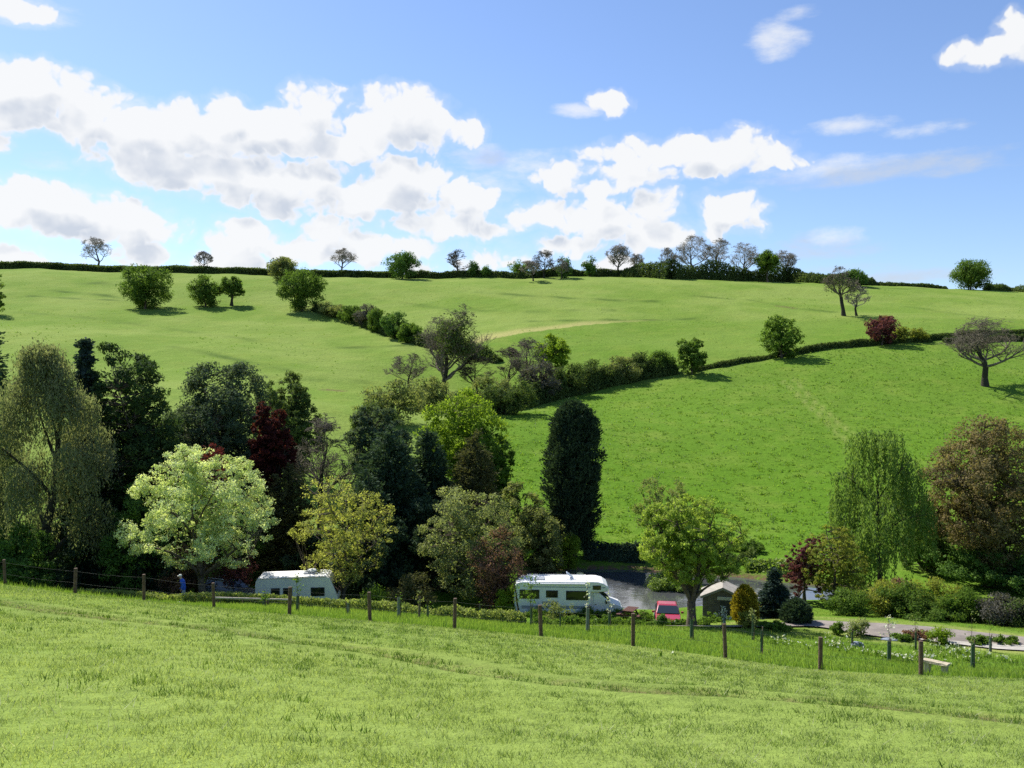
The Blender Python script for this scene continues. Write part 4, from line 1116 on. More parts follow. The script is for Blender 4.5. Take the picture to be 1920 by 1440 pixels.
# conifers and shrubs by the hut
make_conifer("golden_conifer", "egg shaped golden conifer beside the hut", 1397, 54.5, 1098, 50, L_GOLD, shape='egg', n=900, per=14, ls=.11, seed=90, ragged=.05, low=.02)
make_conifer("blue_spruce", "dark blue green spruce between golden conifer and purple plum", 1452, 56.5, 1062, 82, L_BLUECON, shape='spruce', n=520, per=24, ls=.17, seed=91, ragged=.3)
make_conifer("dwarf_conifer", "squat black green dwarf conifer in front of the lane", 1493, 53.5, 1124, 56, L_DARKCON, shape='egg', n=700, per=14, ls=.12, seed=92, ragged=.08, low=.0)
make_bush("golden_shrub", "small yellow green shrub at the golden conifer's foot", 1402, 51.8, 1146, 36, L_YGREEN, n=50, per=30, ls=.10, seed=93)
make_bush("spreading_shrub", "flat spreading green shrub left of the dwarf conifer", 1452, 51.0, 1166, 58, L_GREEN, n=60, per=30, ls=.11, seed=94)
for k, (c_, b_, t_, w_, lf, lb) in enumerate([
    (1048, 1165, 1124, 62, L_SCRUB, "domed brownish green shrub in front of the motorhome door"), (1010, 1158, 1138, 50, L_GREEN, "low green shrub under the motorhome's rear window"),
    (1115, 1160, 1140, 70, L_GREEN, "low leafy shrub under the motorhome's big window"), (1165, 1160, 1142, 46, L_GREEN, "low shrub by the motorhome bonnet"),
    (1205, 1164, 1146, 44, L_GREEN, "green shrub left of the red car"), (1270, 1173, 1165, 40, L_HAW, "low shrub screening the red car's bumper"),
    (1340, 1166, 1152, 60, L_GREEN, "low green shrub at the hut's left corner"), (1240, 1175, 1150, 22, L_EVER, "small upright shrub on the lane's near edge"), (1256, 1172, 1156, 16, L_GREEN, "tiny shrub on the lane's near edge"),
    (1570, 1190, 1164, 24, L_GREEN, "dark leafy small shrub near the blue grey boulder"), (1606, 1192, 1158, 44, L_OLIVE, "pale leaved shrub behind the blue grey boulder"),
    (1722, 1196, 1182, 50, L_PINK, "low russet shrub at the lane's near edge"), (1762, 1206, 1176, 44, L_BRIGHT, "spiky light green plant near the lane's pale edge"),
    (1835, 1208, 1192, 36, L_GREEN, "small green shrub on the pale lane edge"), (1882, 1206, 1190, 52, L_GREEN, "low leafy clump at the lane's right end"), (1690, 1200, 1188, 36, L_GREEN, "small green tuft before the lane")]):
    make_bush("garden_shrub", lb, c_, None, t_, w_, lf, base=b_, n=48, per=30, ls=.10, seed=100 + k, clump=.25)
# hedges behind the rough strip
make_hedge("clipped_hedge", "long low pale green hedge in front of the caravan", [at(150, 57).to_2d(), at(300, 53.5).to_2d(), at(450, 53.3).to_2d(), at(600, 53.4).to_2d(), at(720, 53.8).to_2d()], [.9, .80, .66, .66, .8], 1.2, L_HEDGELIT, n=17000, ls=.13, seed=120, lump=.10, step=1.2, squared=True)
make_hedge("rough_hedge", "untidy low hedge between bramble mound and motorhome", [at(715, 54.5).to_2d(), at(800, 54.5).to_2d(), at(900, 54.8).to_2d(), at(985, 54.5).to_2d()], [.9, .95, .9, .8], 1.4, L_HEDGELIT, n=9000, ls=.14, seed=121, lump=.22, step=1.2)
make_hedge("lane_hedge", "low green hedge between the motorhome and the hut", [at(1000, 54.6).to_2d(), at(1130, 54.9).to_2d(), at(1230, 54.6).to_2d(), at(1330, 54.4).to_2d()], [.7, .75, .30, .45], 1.1, L_GREEN, n=6500, ls=.13, seed=122, lump=.25, step=1.0)

# ================================================================== the far hillside
CR = lambda c, r: hxy(c, r)
make_hedge("skyline_hedge", "long dark trimmed hedge along the skyline on the left", [CR(-60, 505), CR(120, 506), CR(300, 511), CR(480, 515), CR(640, 519), CR(740, 521)], 2.5, 3.0, L_HEDGE, n=52000, ls=.55, seed=130, lump=.08, step=6, squared=True)
make_hedge("skyline_hedge", "dark trimmed hedge along the middle of the skyline", [CR(760, 522), CR(860, 520), CR(1000, 521), CR(1120, 516), CR(1180, 516)], 2.8, 3.0, L_HEDGE, n=34000, ls=.55, seed=131, lump=.18, step=6)
make_hedge("skyline_thicket", "broad thicket of tall shrubs below the leafless skyline trees", [CR(1165, 517), CR(1260, 523), CR(1380, 525), CR(1480, 527), CR(1560, 532), CR(1640, 534)], [4.0, 5.6, 5.2, 5.0, 4.0, 2.6], 6, L_HEDGE, n=46000, ls=.55, seed=132, lump=.3, step=9, cat="thicket")
make_hedge("skyline_hedge", "low far hedge left of the round skyline tree", [CR(1640, 533), CR(1700, 534), CR(1775, 536)], 1.2, 2.4, L_HEDGE, n=6000, ls=.5, seed=133, lump=.35, step=5)
make_hedge("skyline_hedge", "low hedge descending at the right edge of the skyline", [CR(1850, 543), CR(1890, 546), CR(1990, 552)], 2.6, 3, L_HEDGE, n=9000, ls=.55, seed=134, lump=.2, step=5)
BG = "leafless trees along the skyline"
for k, (c_, b_, t_, w_, lb) in enumerate([
    (183, 506, 444, 54, "leafless round headed tree alone on the left skyline"), (382, 511, 470, 36, "smallest leafless tree on the left skyline"), (642, 518, 464, 50, "leafless domed tree left of the dark skyline oak"),
    (857, 519, 467, 60, "spreading dark leafless tree right of the dark skyline oak"), (1020, 521, 468, 46, "leafless tree beside the small skyline bushes"), (1156, 516, 456, 52, "ivy clad leafless tree in the middle of the skyline"),
    (1294, 523, 439, 74, "largest leafless tree of the skyline grove"), (1344, 524, 444, 60, "second tall leafless tree of the skyline grove"), (1392, 525, 452, 62, "bushy twigged leafless tree in the skyline grove"),
    (1476, 527, 467, 44, "leafless tree at the right end of the skyline grove"), (1252, 522, 462, 36, "faint slim leafless tree at the grove's left side"), (1192, 517, 474, 30, "short leafless tree between ivy clad tree and grove"), (1000, 527, 487, 40, "small brown leafless tree below the skyline hedge"), (1052, 523, 484, 36, "small twiggy tree below the skyline hedge, beside the brown one")]):
    ivy = ((-.2, .2, .1, .85), 900, L_IVY, .5) if k in (5,) else (((-.3, .3, .2, .8), 350, L_IVY, .4) if k in (4, 6, 9) else None)
    make_bare("bare_tree", lb, c_, t_, w_, base=b_, seed=200 + k, twig=[TWIG_PALE, TWIG, TWIG_PALE, TWIG_DARK, TWIG][k] if k < 5 else TWIG_PALE, group=BG, minr=.03, twig_r=.030, levels=(9, 7, 6, 6), ivy=ivy, ls=.45, spread=.62, th=.25, up=.32)
FG_ = dict(n=150, per=46, ls=.52, clump=1.5, nmain=5, twig=False)
make_tree("yellow_green_tree", "yellow green tree on the skyline above the hillside bushes", 532, None, 480, 56, L_SCRUB, base=526, th=.1, low=.02, seed=220, **FG_)
make_tree("dark_oak", "dark evergreen oak standing on the skyline hedge", 755, None, 472, 66, L_EVER, base=523, th=.1, low=.0, seed=221, **FG_)
make_tree("skyline_tree", "bright green tree among the leafless skyline grove", 1440, None, 468, 46, L_GREEN, base=527, th=.3, seed=222, **FG_)
make_tree("skyline_tree", "dark round tree behind the paired leafless trunks", 1603, None, 505, 52, L_EVER, base=537, th=.05, low=.0, seed=223, **FG_)
make_tree("skyline_tree", "solitary round green tree at the right of the skyline", 1820, None, 486, 76, L_HAW, base=542, th=.1, low=.0, seed=224, n=240, per=46, ls=.52, clump=1.6, nmain=6, twig=False)
for k, (c_, b_, t_, w_, lb) in enumerate([(975, 521, 486, 44, "low green bush on the skyline beside the leafless trees"), (888, 520, 488, 22, "small dark bush right of the spreading leafless tree"), (912, 520, 498, 20, "tiny dark bush on the skyline hedge"), (1105, 517, 478, 30, "dark ivy bush on the skyline hedge"), (1058, 521, 480, 30, "green ivy covered stump on the skyline hedge")]):
    make_bush("skyline_bush", lb, c_, None, t_, w_, L_EVER if k else L_GREEN, base=b_, n=70, per=34, ls=.5, clump=1.3, seed=225 + k)
# bushes and trees in the left field
make_tree("hawthorn_tree", "largest hawthorn on the left hillside, lit on its left", 272, None, 497, 94, L_HAW, base=579, th=.06, low=.0, seed=240, n=260, per=48, ls=.48, clump=1.3, nmain=7, twig=False, nl=14, lob=(.28, .44))
make_tree("hawthorn_tree", "leaning hawthorn joined to the small trunked tree", 386, None, 515, 60, L_HAW, base=575, th=.08, low=.02, seed=241, n=150, per=46, ls=.46, clump=1.2, nmain=5, twig=False, lean=(-.12, 0))
make_tree("field_oak", "small tree with a visible trunk on the left hillside", 434, None, 518, 48, L_HAW, base=573, th=.30, seed=242, n=120, per=26, ls=.55, clump=1.0, nmain=6, r0=.45, bark=BARK_DARK)
make_tree("hawthorn_tree", "dome shaped hawthorn at the top of the descending hedge", 566, None, 504, 86, L_HAW, base=583, th=.06, low=.0, seed=243, n=240, per=48, ls=.48, clump=1.3, nmain=7, twig=False, nl=13)
make_tree("edge_hawthorn", "half hidden bush at the left picture edge above the birch", -10, None, 515, 34, L_HAW, base=590, th=.06, low=.0, seed=244, n=80, per=40, ls=.46, clump=1.1, nmain=5, twig=False)
for k, (c_, b_, t_, w_, lf, lb) in enumerate([
    (625, 594, 560, 60, L_SCRUB, "olive bush next to the dome shaped hawthorn"), (660, 604, 568, 58, L_HAW, "second bush down the descending hedge"), (690, 612, 564, 54, L_GREY, "pale grey green bush in the descending hedge"),
    (712, 622, 574, 50, L_HAW, "wide dark bush in the descending hedge"), (742, 631, 578, 54, L_EVER, "dark bush near the foot of the descending hedge"), (770, 641, 600, 46, L_GREEN, "rounded green bush behind the great bare oak")]):
    make_bush("hedge_bush", lb, c_, None, t_ + 5, w_, lf, base=b_, n=130, per=44, ls=.36, clump=.8, seed=250 + k, depth=1.2)
make_hedge("gully_hedge", "thin dark hedge descending behind the great bare oak", [CR(590, 582), CR(660, 603), CR(720, 625), CR(790, 647), CR(860, 662), CR(935, 680)], [2.4, 3.2, 3.4, 3.2, 3.6, 2.2], 2.6, L_HEDGE, n=30000, ls=.4, seed=260, lump=.3, step=4)
# the gully
make_bare("great_oak", "great bare oak with an ivy dark half in the gully", 832, 572, 128, base=737, seed=262, twig=TWIG, bark=BARK_DARK, minr=.022, levels=(14, 7, 6, 6), spread=.85, th=.13, crook=.20, trunkr=.030, up=.40, ivy=((.0, .42, .46, 1.0), 5200, L_HEDGE, .8), ls=.42)
for k, (c_, b_, t_, w_, tw, lb) in enumerate([
    (768, 728, 660, 80, TWIG, "low spreading bare tree left of the great oak"), (893, 738, 662, 74, TWIG_DARK, "crooked bare tree right of the great oak"), (950, 727, 648, 52, TWIG_DARK, "twin stemmed bare tree in the gully"), (988, 734, 630, 78, TWIG, "tall bare tree in front of the yellow green gully tree")]):
    make_bare("bare_tree", lb, c_, t_, w_, base=b_, seed=270 + k, twig=tw, group="leafless trees in the gully", minr=.022, levels=(11, 6, 6, 6), spread=.75, th=.14, crook=.22, up=.35)
make_tree("gully_tree", "yellow topped green tree behind the gully bare trees", 1036, None, 625, 66, L_BRIGHT, base=704, th=.2, low=.1, seed=280, n=140, per=28, ls=.45, clump=.9, nmain=6)
for k, (c_, b_, t_, w_, lf, lb) in enumerate([
    (735, 790, 722, 110, L_SCRUB, "olive scrub at the left foot of the great oak"), (800, 770, 715, 90, L_SCRUB, "thin olive scrub below the great oak"), (700, 812, 765, 70, L_HEDGE, "dark scrub above the conifer cluster"),
    (920, 762, 712, 80, L_SCRUB, "olive shrub beside the crooked bare tree"), (955, 777, 720, 84, L_HEDGE, "dark round shrub at the field corner"), (1012, 752, 690, 66, L_GREY, "grey green shrub at the start of the long hedge"),
    (1060, 742, 690, 60, L_HEDGE, "third shrub along the long gully hedge"), (1110, 728, 682, 66, L_HEDGE, "olive dark shrub midway along the gully hedge"), (1160, 716, 675, 66, L_SCRUB, "olive topped shrub in the gully hedge"), (1205, 706, 666, 56, L_HEDGE, "dark shrub near the upper end of the gully hedge"), (1243, 700, 664, 50, L_HAW, "last leafy shrub before the pointed hedgerow tree")]):
    make_bush("gully_shrub", lb, c_, None, t_ - (b_ - t_) * .22, w_ * 1.22, lf, base=b_, n=170, per=40, ls=.30, clump=.8, seed=290 + k, depth=.7)
make_hedge("gully_hedge", "dense dark hedge along the near side of the gully up to the pointed tree", [CR(925, 776), CR(1000, 757), CR(1060, 743), CR(1130, 726), CR(1200, 709), CR(1270, 700)], [2.6, 3.0, 3.0, 2.8, 2.4, 2.0], 3.0, L_HEDGE, n=22000, ls=.36, seed=261, lump=.28, step=4)
make_tree("hedgerow_tree", "pointed dark green tree at the end of the gully hedge", 1297, None, 634, 56, L_HAW, base=702, th=.08, low=.0, seed=310, n=130, per=30, ls=.42, clump=.8, nmain=5, twig=False)
make_hedge("field_hedge", "low dark hedge running up the right field edge", [CR(1300, 697), CR(1370, 684), CR(1440, 672), CR(1520, 659), CR(1640, 646), CR(1745, 641)], [.8, 1.0, 1.1, 1.3, 1.3, 1.2], 1.5, L_HEDGE, n=26000, ls=.32, seed=311, lump=.22, step=4)
make_hedge("field_hedge", "lower of two parallel dark hedges behind the leaning bare tree", [CR(1770, 643), CR(1850, 642), CR(1990, 640)], 1.6, 1.5, L_HEDGE, n=12000, ls=.32, seed=312, lump=.12, step=4)
make_hedge("field_hedge", "upper of two parallel dark hedges behind the leaning bare tree", [CR(1730, 639), CR(1800, 632), CR(1880, 628), CR(1990, 629)], 1.5, 1.5, L_HEDGE, n=12000, ls=.32, seed=313, lump=.12, step=4)
make_tree("hedgerow_tree", "rounded green tree standing on the right field hedge", 1466, None, 590, 78, L_GREEN, base=671, th=.06, low=.0, seed=314, n=180, per=32, ls=.42, clump=.85, nmain=6, twig=False, nl=13)
make_tree("purple_tree", "dark purple round tree on the right field hedge", 1653, None, 591, 66, L_PURPLE, base=647, th=.12, low=.05, seed=315, n=150, per=30, ls=.4, clump=.8, nmain=6)
make_bush("hedgerow_bush", "small yellow green bush right of the purple round tree", 1690, None, 612, 34, L_YGREEN, base=642, n=50, per=26, ls=.4, clump=.8, seed=316)
make_bush("hedgerow_bush", "wider yellow green bush left of the leaning bare tree", 1722, None, 614, 42, L_YGREEN, base=641, n=60, per=26, ls=.4, clump=.8, seed=317)
make_bare("leaning_oak", "wide bare oak with a leaning dark trunk on the right field", 1847, 592, 140, base=724, seed=318, twig=TWIG, bark=BARK_DARK, minr=.02, levels=(14, 7, 6, 6), spread=.85, th=.24, crook=.2, trunkr=.042, up=.36, lean=-.05, dome=(.60, .42))
make_bare("twin_elm", "taller dark bare tree of the pair below the skyline", 1582, 496, 74, base=592, seed=319, twig=TWIG, bark=BARK_DARK, minr=.035, levels=(8, 6, 6, 5), spread=.7, th=.36, trunkr=.035, ivy=((-.4, .4, .45, .95), 900, L_HEDGE, .7), ls=.4)
make_bare("twin_elm", "shorter pale bare tree of the pair below the skyline", 1606, 535, 50, base=592, seed=320, twig=TWIG_PALE, bark=BARK_DARK, minr=.035, levels=(8, 6, 6, 5), spread=.8, th=.3, trunkr=.035)
# ================================================================== paints and plastics
M_WHITE = mat("white_gel_coat", (.80, .80, .78), .28, spec=.5, noise=.05, nscale=1.3)
M_WHITE2 = mat("white_roof", (.82, .81, .78), .45, noise=.06, nscale=2)
M_CREAM = mat("cream_paint", (.80, .76, .65), .38, noise=.06, nscale=1.5)
M_GLASS = mat("tinted_glass", (.012, .014, .013), .06, spec=.6)
M_GLASSB = mat("windscreen_glass", (.020, .028, .034), .05, spec=.7)
M_RUBBER = mat("rubber", (.018, .018, .018), .8)
M_TRIM = mat("dark_trim", (.03, .032, .034), .5)
M_STEEL = mat("steel", (.5, .5, .5), .35, .9)
M_BLUE = mat("blue_stripe", (.045, .09, .21), .4)
M_GREYSTRIPE = mat("grey_stripe", (.28, .30, .33), .45)
M_RED = mat("faded_red_paint", (.34, .022, .04), .35, spec=.5, coat=.5, noise=.12, nscale=2)
M_DARKCAR = mat("dark_silver_paint", (.17, .19, .19), .3, .4, coat=.6)
M_SILVER = mat("silver_trim", (.55, .56, .55), .35, .5)
M_LAMP = mat("lamp_glass", (.75, .75, .72), .1, spec=.8)
M_REDLAMP = mat("red_lamp_glass", (.35, .01, .01), .15)
M_AMBER = mat("amber_lamp_glass", (.6, .22, .02), .15)
M_PLATE = mat("plate", (.75, .74, .68), .4)
M_WOOD = mat("post_wood", (.105, .068, .045), .9, noise=.45, nscale=9, bump=.6)
M_WOODEND = mat("post_end_grain", (.26, .2, .14), .9, noise=.3, nscale=20)
M_RAIL = mat("pale_timber", (.42, .37, .29), .85, noise=.3, nscale=6, bump=.4)
M_WIRE = mat("wire", (.13, .13, .125), .7, .2)
M_SHED = mat("weathered_boards", (.125, .112, .098), .9, noise=.3, nscale=3, bump=.4)
M_ROOF = mat("pale_felt_roof", (.29, .265, .225), .9, noise=.18, nscale=3, bump=.3)
M_SIGN = mat("pale_board", (.45, .45, .40), .7, noise=.12, nscale=6)
M_GUARD = mat("green_tree_guard", (.050, .085, .048), .6, noise=.25, nscale=8)
M_GUARDG = mat("grey_tree_guard", (.15, .165, .14), .6, noise=.25, nscale=8)
M_STAKE = mat("stake_wood", (.14, .10, .065), .9, noise=.3, nscale=10)
M_STONE = mat("bench_stone", (.40, .34, .24), .9, noise=.22, nscale=7, bump=.5)
M_BOULDER = mat("blue_grey_stone", (.19, .22, .26), .85, noise=.3, nscale=4, bump=.7)
M_ROCK = mat("pale_rock", (.5, .47, .38), .9, noise=.25, nscale=5, bump=.6)
M_RUST = mat("rust_brown_timber", (.085, .032, .022), .85, noise=.3, nscale=5)
M_MARK = mat("white_marker_paint", (.8, .8, .74), .6)

def wheel(root, x, y, r, w, side):
    bm = bmesh.new(); add_cyl(bm, (x, y - w / 2, r), (x, y + w / 2, r), r, n=28)
    t = bm_obj("wheel", bm, M_RUBBER, root, bevel=.03)
    bm = bmesh.new(); ys = y + side * w / 2
    add_cyl(bm, (x, ys - side * .03, r), (x, ys + side * .012, r), r * .66, n=24); add_cyl(bm, (x, ys, r), (x, ys + side * .03, r), r * .16, n=12)
    bm_obj("rim", bm, M_STEEL, t, bevel=.008)
    return t

def side_panel(name, root, pts, y, side, m, d=.02, bevel=.015, parent=None):
    """a flat panel (window, door) given by (x, z) corners, standing proud of a side wall at y"""
    bm = bmesh.new(); add_prism(bm, pts, min(y, y + side * d), max(y, y + side * d))
    return bm_obj(name, bm, m, parent or root, bevel=bevel)

def rect(x0, x1, z0, z1): return [(x0, z0), (x1, z0), (x1, z1), (x0, z1)]

# ------------------------------------------------------------------ motorhome
def motorhome():
    p = at(965, 61.2); q = at(1170, 61.2)
    z = min(hz(p.x, 61.2), hz(q.x, 61.2), hz(p.x, 63.4)) - .10
    S = (q.x - p.x) / 7.55
    root = empty("motorhome", ((p.x + q.x) / 2, 62.3, z), "white motorhome with bulging overcab and blue side lines parked by the pond", "motorhome", rz=R(-2.0))
    X = lambda x: x - 3.77
    hw = 1.13
    prof = [(.10, .48), (.03, .8), (0, 1.4), (.02, 2.25), (.10, 2.58), (.28, 2.75), (.55, 2.82), (3.0, 2.84), (4.9, 2.84), (5.35, 2.88), (5.75, 2.86), (6.15, 2.72), (6.45, 2.45), (6.56, 2.22), (6.52, 2.06), (6.35, 1.98), (5.75, 1.95), (5.30, 1.95), (5.30, .48)]
    prof = [(a, b if b < 2.1 else 2.1 + (b - 2.1) * .74) for a, b in prof]
    bm = bmesh.new(); add_prism(bm, [(X(a), b) for a, b in prof], -hw, hw)
    body = bm_obj("body", bm, M_WHITE, root, bevel=.09, seg=3, smooth=False)
    # cab: bonnet and door
    cab = [(5.302, .42), (5.302, 1.93), (5.78, 1.93), (6.62, 1.22), (7.30, 1.0), (7.50, .82), (7.55, .5), (7.5, .36), (6.9, .34), (6.9, .42)]
    bm = bmesh.new(); add_prism(bm, [(X(a), b) for a, b in cab], -.97, .97, lambda x, z_: .10 * max(0, z_ - 1.1) + .05 * max(0, x - X(6.8)))
    bm_obj("cab", bm, M_WHITE, root, bevel=.06, seg=3)
    # windscreen, laid on the raked front
    a = Vector((X(5.84), 0, 1.90)); b = Vector((X(6.60), 0, 1.255)); d = (b - a); nrm = Vector((-d.z, 0, d.x)).normalized(); nrm = nrm if nrm.z > 0 else -nrm
    bm = bmesh.new()
    vs_ = [bm.verts.new(v) for v in ((a.x + nrm.x * .02, -.78, a.z + nrm.z * .02), (b.x + nrm.x * .02, -.90, b.z + nrm.z * .02), (b.x + nrm.x * .02, .90, b.z + nrm.z * .02), (a.x + nrm.x * .02, .78, a.z + nrm.z * .02))]
    f = bm.faces.new(vs_); r_ = bmesh.ops.extrude_face_region(bm, geom=[f]); bmesh.ops.translate(bm, vec=-nrm * .05, verts=[e for e in r_['geom'] if isinstance(e, bmesh.types.BMVert)])
    bm_obj("windscreen", bm, M_GLASSB, root)
    for side in (-1, 1):
        y = side * hw
        for (x0, x1, z0, z1) in [(.37, 1.74, 1.47, 2.10), (2.2, 3.02, 1.56, 2.06), (3.58, 5.10, 1.40, 2.04), (5.42, 5.98, 2.12, 2.42)]:
            fr = side_panel("window", root, rect(X(x0), X(x1), z0, z1), y, side, M_TRIM, .03, .03)
            side_panel("pane", root, rect(X(x0) + .05, X(x1) - .05, z0 + .05, z1 - .05), y + side * .031, side, M_GLASS, .012, .01, parent=fr)
        side_panel("side_line", root, rect(X(1.3), X(5.3), 2.27, 2.31), y, side, M_BLUE, .006, 0)
        side_panel("side_line", root, rect(X(6.02), X(6.28), 2.24, 2.29), y, side, M_BLUE, .006, 0)
        side_panel("skirt_stripe", root, rect(X(.5), X(5.28), .86, 1.00), y, side, M_GREYSTRIPE, .006, 0)
        side_panel("skirt_line", root, rect(X(.5), X(5.28), .80, .845), y, side, M_BLUE, .007, 0)
        yc = side * .90
        # cab door with its window
        dr = side_panel("cab_door", root, [(X(5.50), .52), (X(6.55), .52), (X(6.62), 1.15), (X(5.86), 1.82), (X(5.50), 1.82)], side * .955, side, M_WHITE, .022, .01)
        bm = bmesh.new()
        pts = [(X(5.58), 1.20), (X(6.50), 1.20), (X(6.42), 1.30), (X(5.90), 1.76), (X(5.58), 1.76)]
        for s_ in (0, 1):
            pass
        A = [bm.verts.new((px, side * (.985 - .10 * max(0, pz_ - 1.1)), pz_)) for px, pz_ in pts]; B = [bm.verts.new((px, side * (.945 - .10 * max(0, pz_ - 1.1)), pz_)) for px, pz_ in pts]
        bm.faces.new(A); bm.faces.new(list(reversed(B)))
        for i in range(5): bm.faces.new((A[i], B[i], B[(i + 1) % 5], A[(i + 1) % 5]))
        bm_obj("door_window", bm, M_GLASS, dr)
        box_obj("handle", (X(5.62), side * .985, 1.08), (.14, .03, .035), M_TRIM, dr)
        bm = bmesh.new(); add_box(bm, (X(6.35), side * 1.09, 1.28), (.12, .16, .24)); add_box(bm, (X(6.35), side * .99, 1.22), (.05, .12, .05))
        bm_obj("mirror", bm, M_TRIM, root, bevel=.02)
        box_obj("bumper_end", (X(7.25), side * .80, .62), (.5, .3, .22), M_GREYSTRIPE, root, .04)
        bm = bmesh.new(); add_box(bm, (X(7.36), side * .68, .86), (.24, .34, .16), Matrix.Rotation(R(25), 3, 'Y')); bm_obj("headlight", bm, M_LAMP, root, bevel=.04)
        bm = bmesh.new(); add_box(bm, (X(.06), side * .95, 1.05), (.05, .14, .42)); bm_obj("tail_light", bm, M_REDLAMP, root, bevel=.02)
        for xx in (1.55, 6.35):
            wheel(root, X(xx), side * (hw - .22), .34, .22, side)
    fr = side_panel("habitation_door", root, rect(X(3.02 + .1), X(3.02 + .52), .62, 2.2), hw, 1, M_WHITE, .02, .02)
    bm = bmesh.new(); add_box(bm, (X(7.53), 0, .62), (.06, 1.4, .2)); bm_obj("grille", bm, M_TRIM, root, bevel=.02)
    box_obj("number_plate", (X(7.58), 0, .50), (.02, .52, .11), M_PLATE, root)
    for (x0, x1, z0, z1) in ((1.95, 2.45, 1.05, 1.30), (2.55, 3.05, 1.05, 1.30)):
        side_panel("fridge_vent", root, rect(X(x0), X(x1), z0, z1), -hw, -1, M_GREYSTRIPE, .012, .006)
    side_panel("locker_door", root, rect(X(3.7), X(4.5), .55, .78), -hw, -1, M_WHITE, .012, .006)
    side_panel("wheel_arch", root, [(X(1.15), .48), (X(1.95), .48), (X(1.88), .70), (X(1.22), .70)], -hw, -1, M_TRIM, .008, 0)
    bm = bmesh.new(); add_cyl(bm, (X(1.0), -hw - .03, 2.50), (X(4.9), -hw - .03, 2.50), .06, n=12); bm_obj("awning_case", bm, M_WHITE2, root)
    # things on the roof
    bm = bmesh.new(); add_box(bm, (X(1.75), -.2, 2.86), (.75, .75, .07)); bmesh.ops.translate(bm, vec=(0, 0, -.19), verts=bm.verts); bm_obj("skylight", bm, M_GREYSTRIPE, root, bevel=.03)
    bm = bmesh.new(); add_box(bm, (X(3.95), 0, 2.86), (.7, .7, .08)); bmesh.ops.translate(bm, vec=(0, 0, -.19), verts=bm.verts); hat = bm_obj("roof_hatch", bm, M_WHITE2, root, bevel=.02)
    bm = bmesh.new(); add_box(bm, (X(3.90), 0, 2.87), (.66, .66, .05), Matrix.Rotation(R(38), 3, 'Y')); bm_obj("hatch_lid", bm, mat("tinted_lid", (.42, .47, .62), .25), hat, bevel=.02)
    bm = bmesh.new()
    for x_ in (.9, 5.0): add_cyl(bm, (X(x_), -.95, 2.71), (X(x_), .95, 2.71), .02, n=8)
    for y_ in (-.95, .95): add_cyl(bm, (X(.9), y_, 2.71), (X(5.0), y_, 2.71), .018, n=8)
    bm_obj("roof_rail", bm, M_WHITE2, root)
    return root
motorhome()

# ------------------------------------------------------------------ caravan
def caravan():
    y0 = 61.2
    p = at(477, y0); q = at(630, y0); z = -15.92
    root = empty("caravan", ((p.x + q.x) / 2, y0 + 1.1, z), "cream white touring caravan half hidden behind the clipped hedge", "caravan", rz=R(5))
    L = q.x - p.x; hw = 1.1; X = lambda x: x - L / 2
    prof = [(.25, .45), (0.02, .9), (0, 2.05), (.06, 2.38), (.22, 2.52), (4.9, 2.60), (5.05, 2.56), (L - .38, 2.15), (L - .02, 1.15), (L, .9), (L - .3, .45)]
    prof = [(min(a, L), b) for a, b in prof]
    prof[5] = (L - .85, 2.60); prof[6] = (L - .62, 2.53); prof[7] = (L - .45, 2.2)
    bm = bmesh.new(); add_prism(bm, [(X(a), b) for a, b in prof], -hw, hw)
    bm_obj("body", bm, M_CREAM, root, bevel=.035, seg=2)
    bm = bmesh.new(); add_prism(bm, [(X(.14), 2.50), (X(.25), 2.56), (X(L - .9), 2.645), (X(L - .75), 2.60)], -hw + .05, hw - .05); bm_obj("roof", bm, M_WHITE2, root, bevel=.02)
    for side in (-1, 1):
        for (x0, x1) in ((1.08, 1.68), (1.9, 2.52), (3.78, 4.72)):
            fr = side_panel("window", root, rect(X(x0), X(x1), 1.25, 1.86), side * hw, side, M_TRIM, .03, .04)
            side_panel("pane", root, rect(X(x0) + .05, X(x1) - .05, 1.30, 1.81), side * (hw + .031), side, M_GLASS, .012, .01, parent=fr)
        side_panel("side_strip", root, rect(X(.1), X(L - .45), 1.02, 1.09), side * hw, side, M_GREYSTRIPE, .008, 0)
        bm = bmesh.new(); add_prism(bm, [(X(.12), 2.46), (X(.12), 2.52), (X(L - .8), 2.60), (X(L - .8), 2.54)], side * hw - .012, side * hw + .012); bm_obj("gutter", bm, mat("gutter_trim", (.62, .52, .40), .5), root)
        wheel(root, X(2.5), side * (hw - .18), .32, .2, side)
    a = Vector((X(L - .46), 0, 2.12)); b = Vector((X(L - .10), 0, 1.25)); d = (b - a).normalized()
    M = Matrix((d, Vector((0, 1, 0)), d.cross(Vector((0, 1, 0))))).transposed()
    bm = bmesh.new(); add_box(bm, (a + b) / 2 + Vector((.035, 0, .02)), ((b - a).length * .9, 1.7, .05), M); bm_obj("front_window", bm, M_GLASSB, root, bevel=.02)
    bm = bmesh.new(); add_box(bm, (X(3.65), 0, 2.68), (1.0, .8, .06)); vt = bm_obj("skylight", bm, M_GREYSTRIPE, root, bevel=.02)
    bm = bmesh.new(); bmesh.ops.create_uvsphere(bm, u_segments=20, v_segments=10, radius=.38); bmesh.ops.scale(bm, vec=(1, .9, .32), verts=bm.verts); bmesh.ops.translate(bm, vec=(X(3.72), .1, 2.80), verts=bm.verts); bm_obj("roof_vent", bm, M_WHITE2, root, smooth=True)
    bm = bmesh.new(); add_cyl(bm, (X(L - .1), -.5, .5), (X(L + .9), 0, .45), .035); add_cyl(bm, (X(L - .1), .5, .5), (X(L + .9), 0, .45), .035); add_cyl(bm, (X(L + .85), 0, .45), (X(L + .85), 0, .02), .03)
    bm_obj("tow_bar", bm, M_TRIM, root)
    return root
caravan()

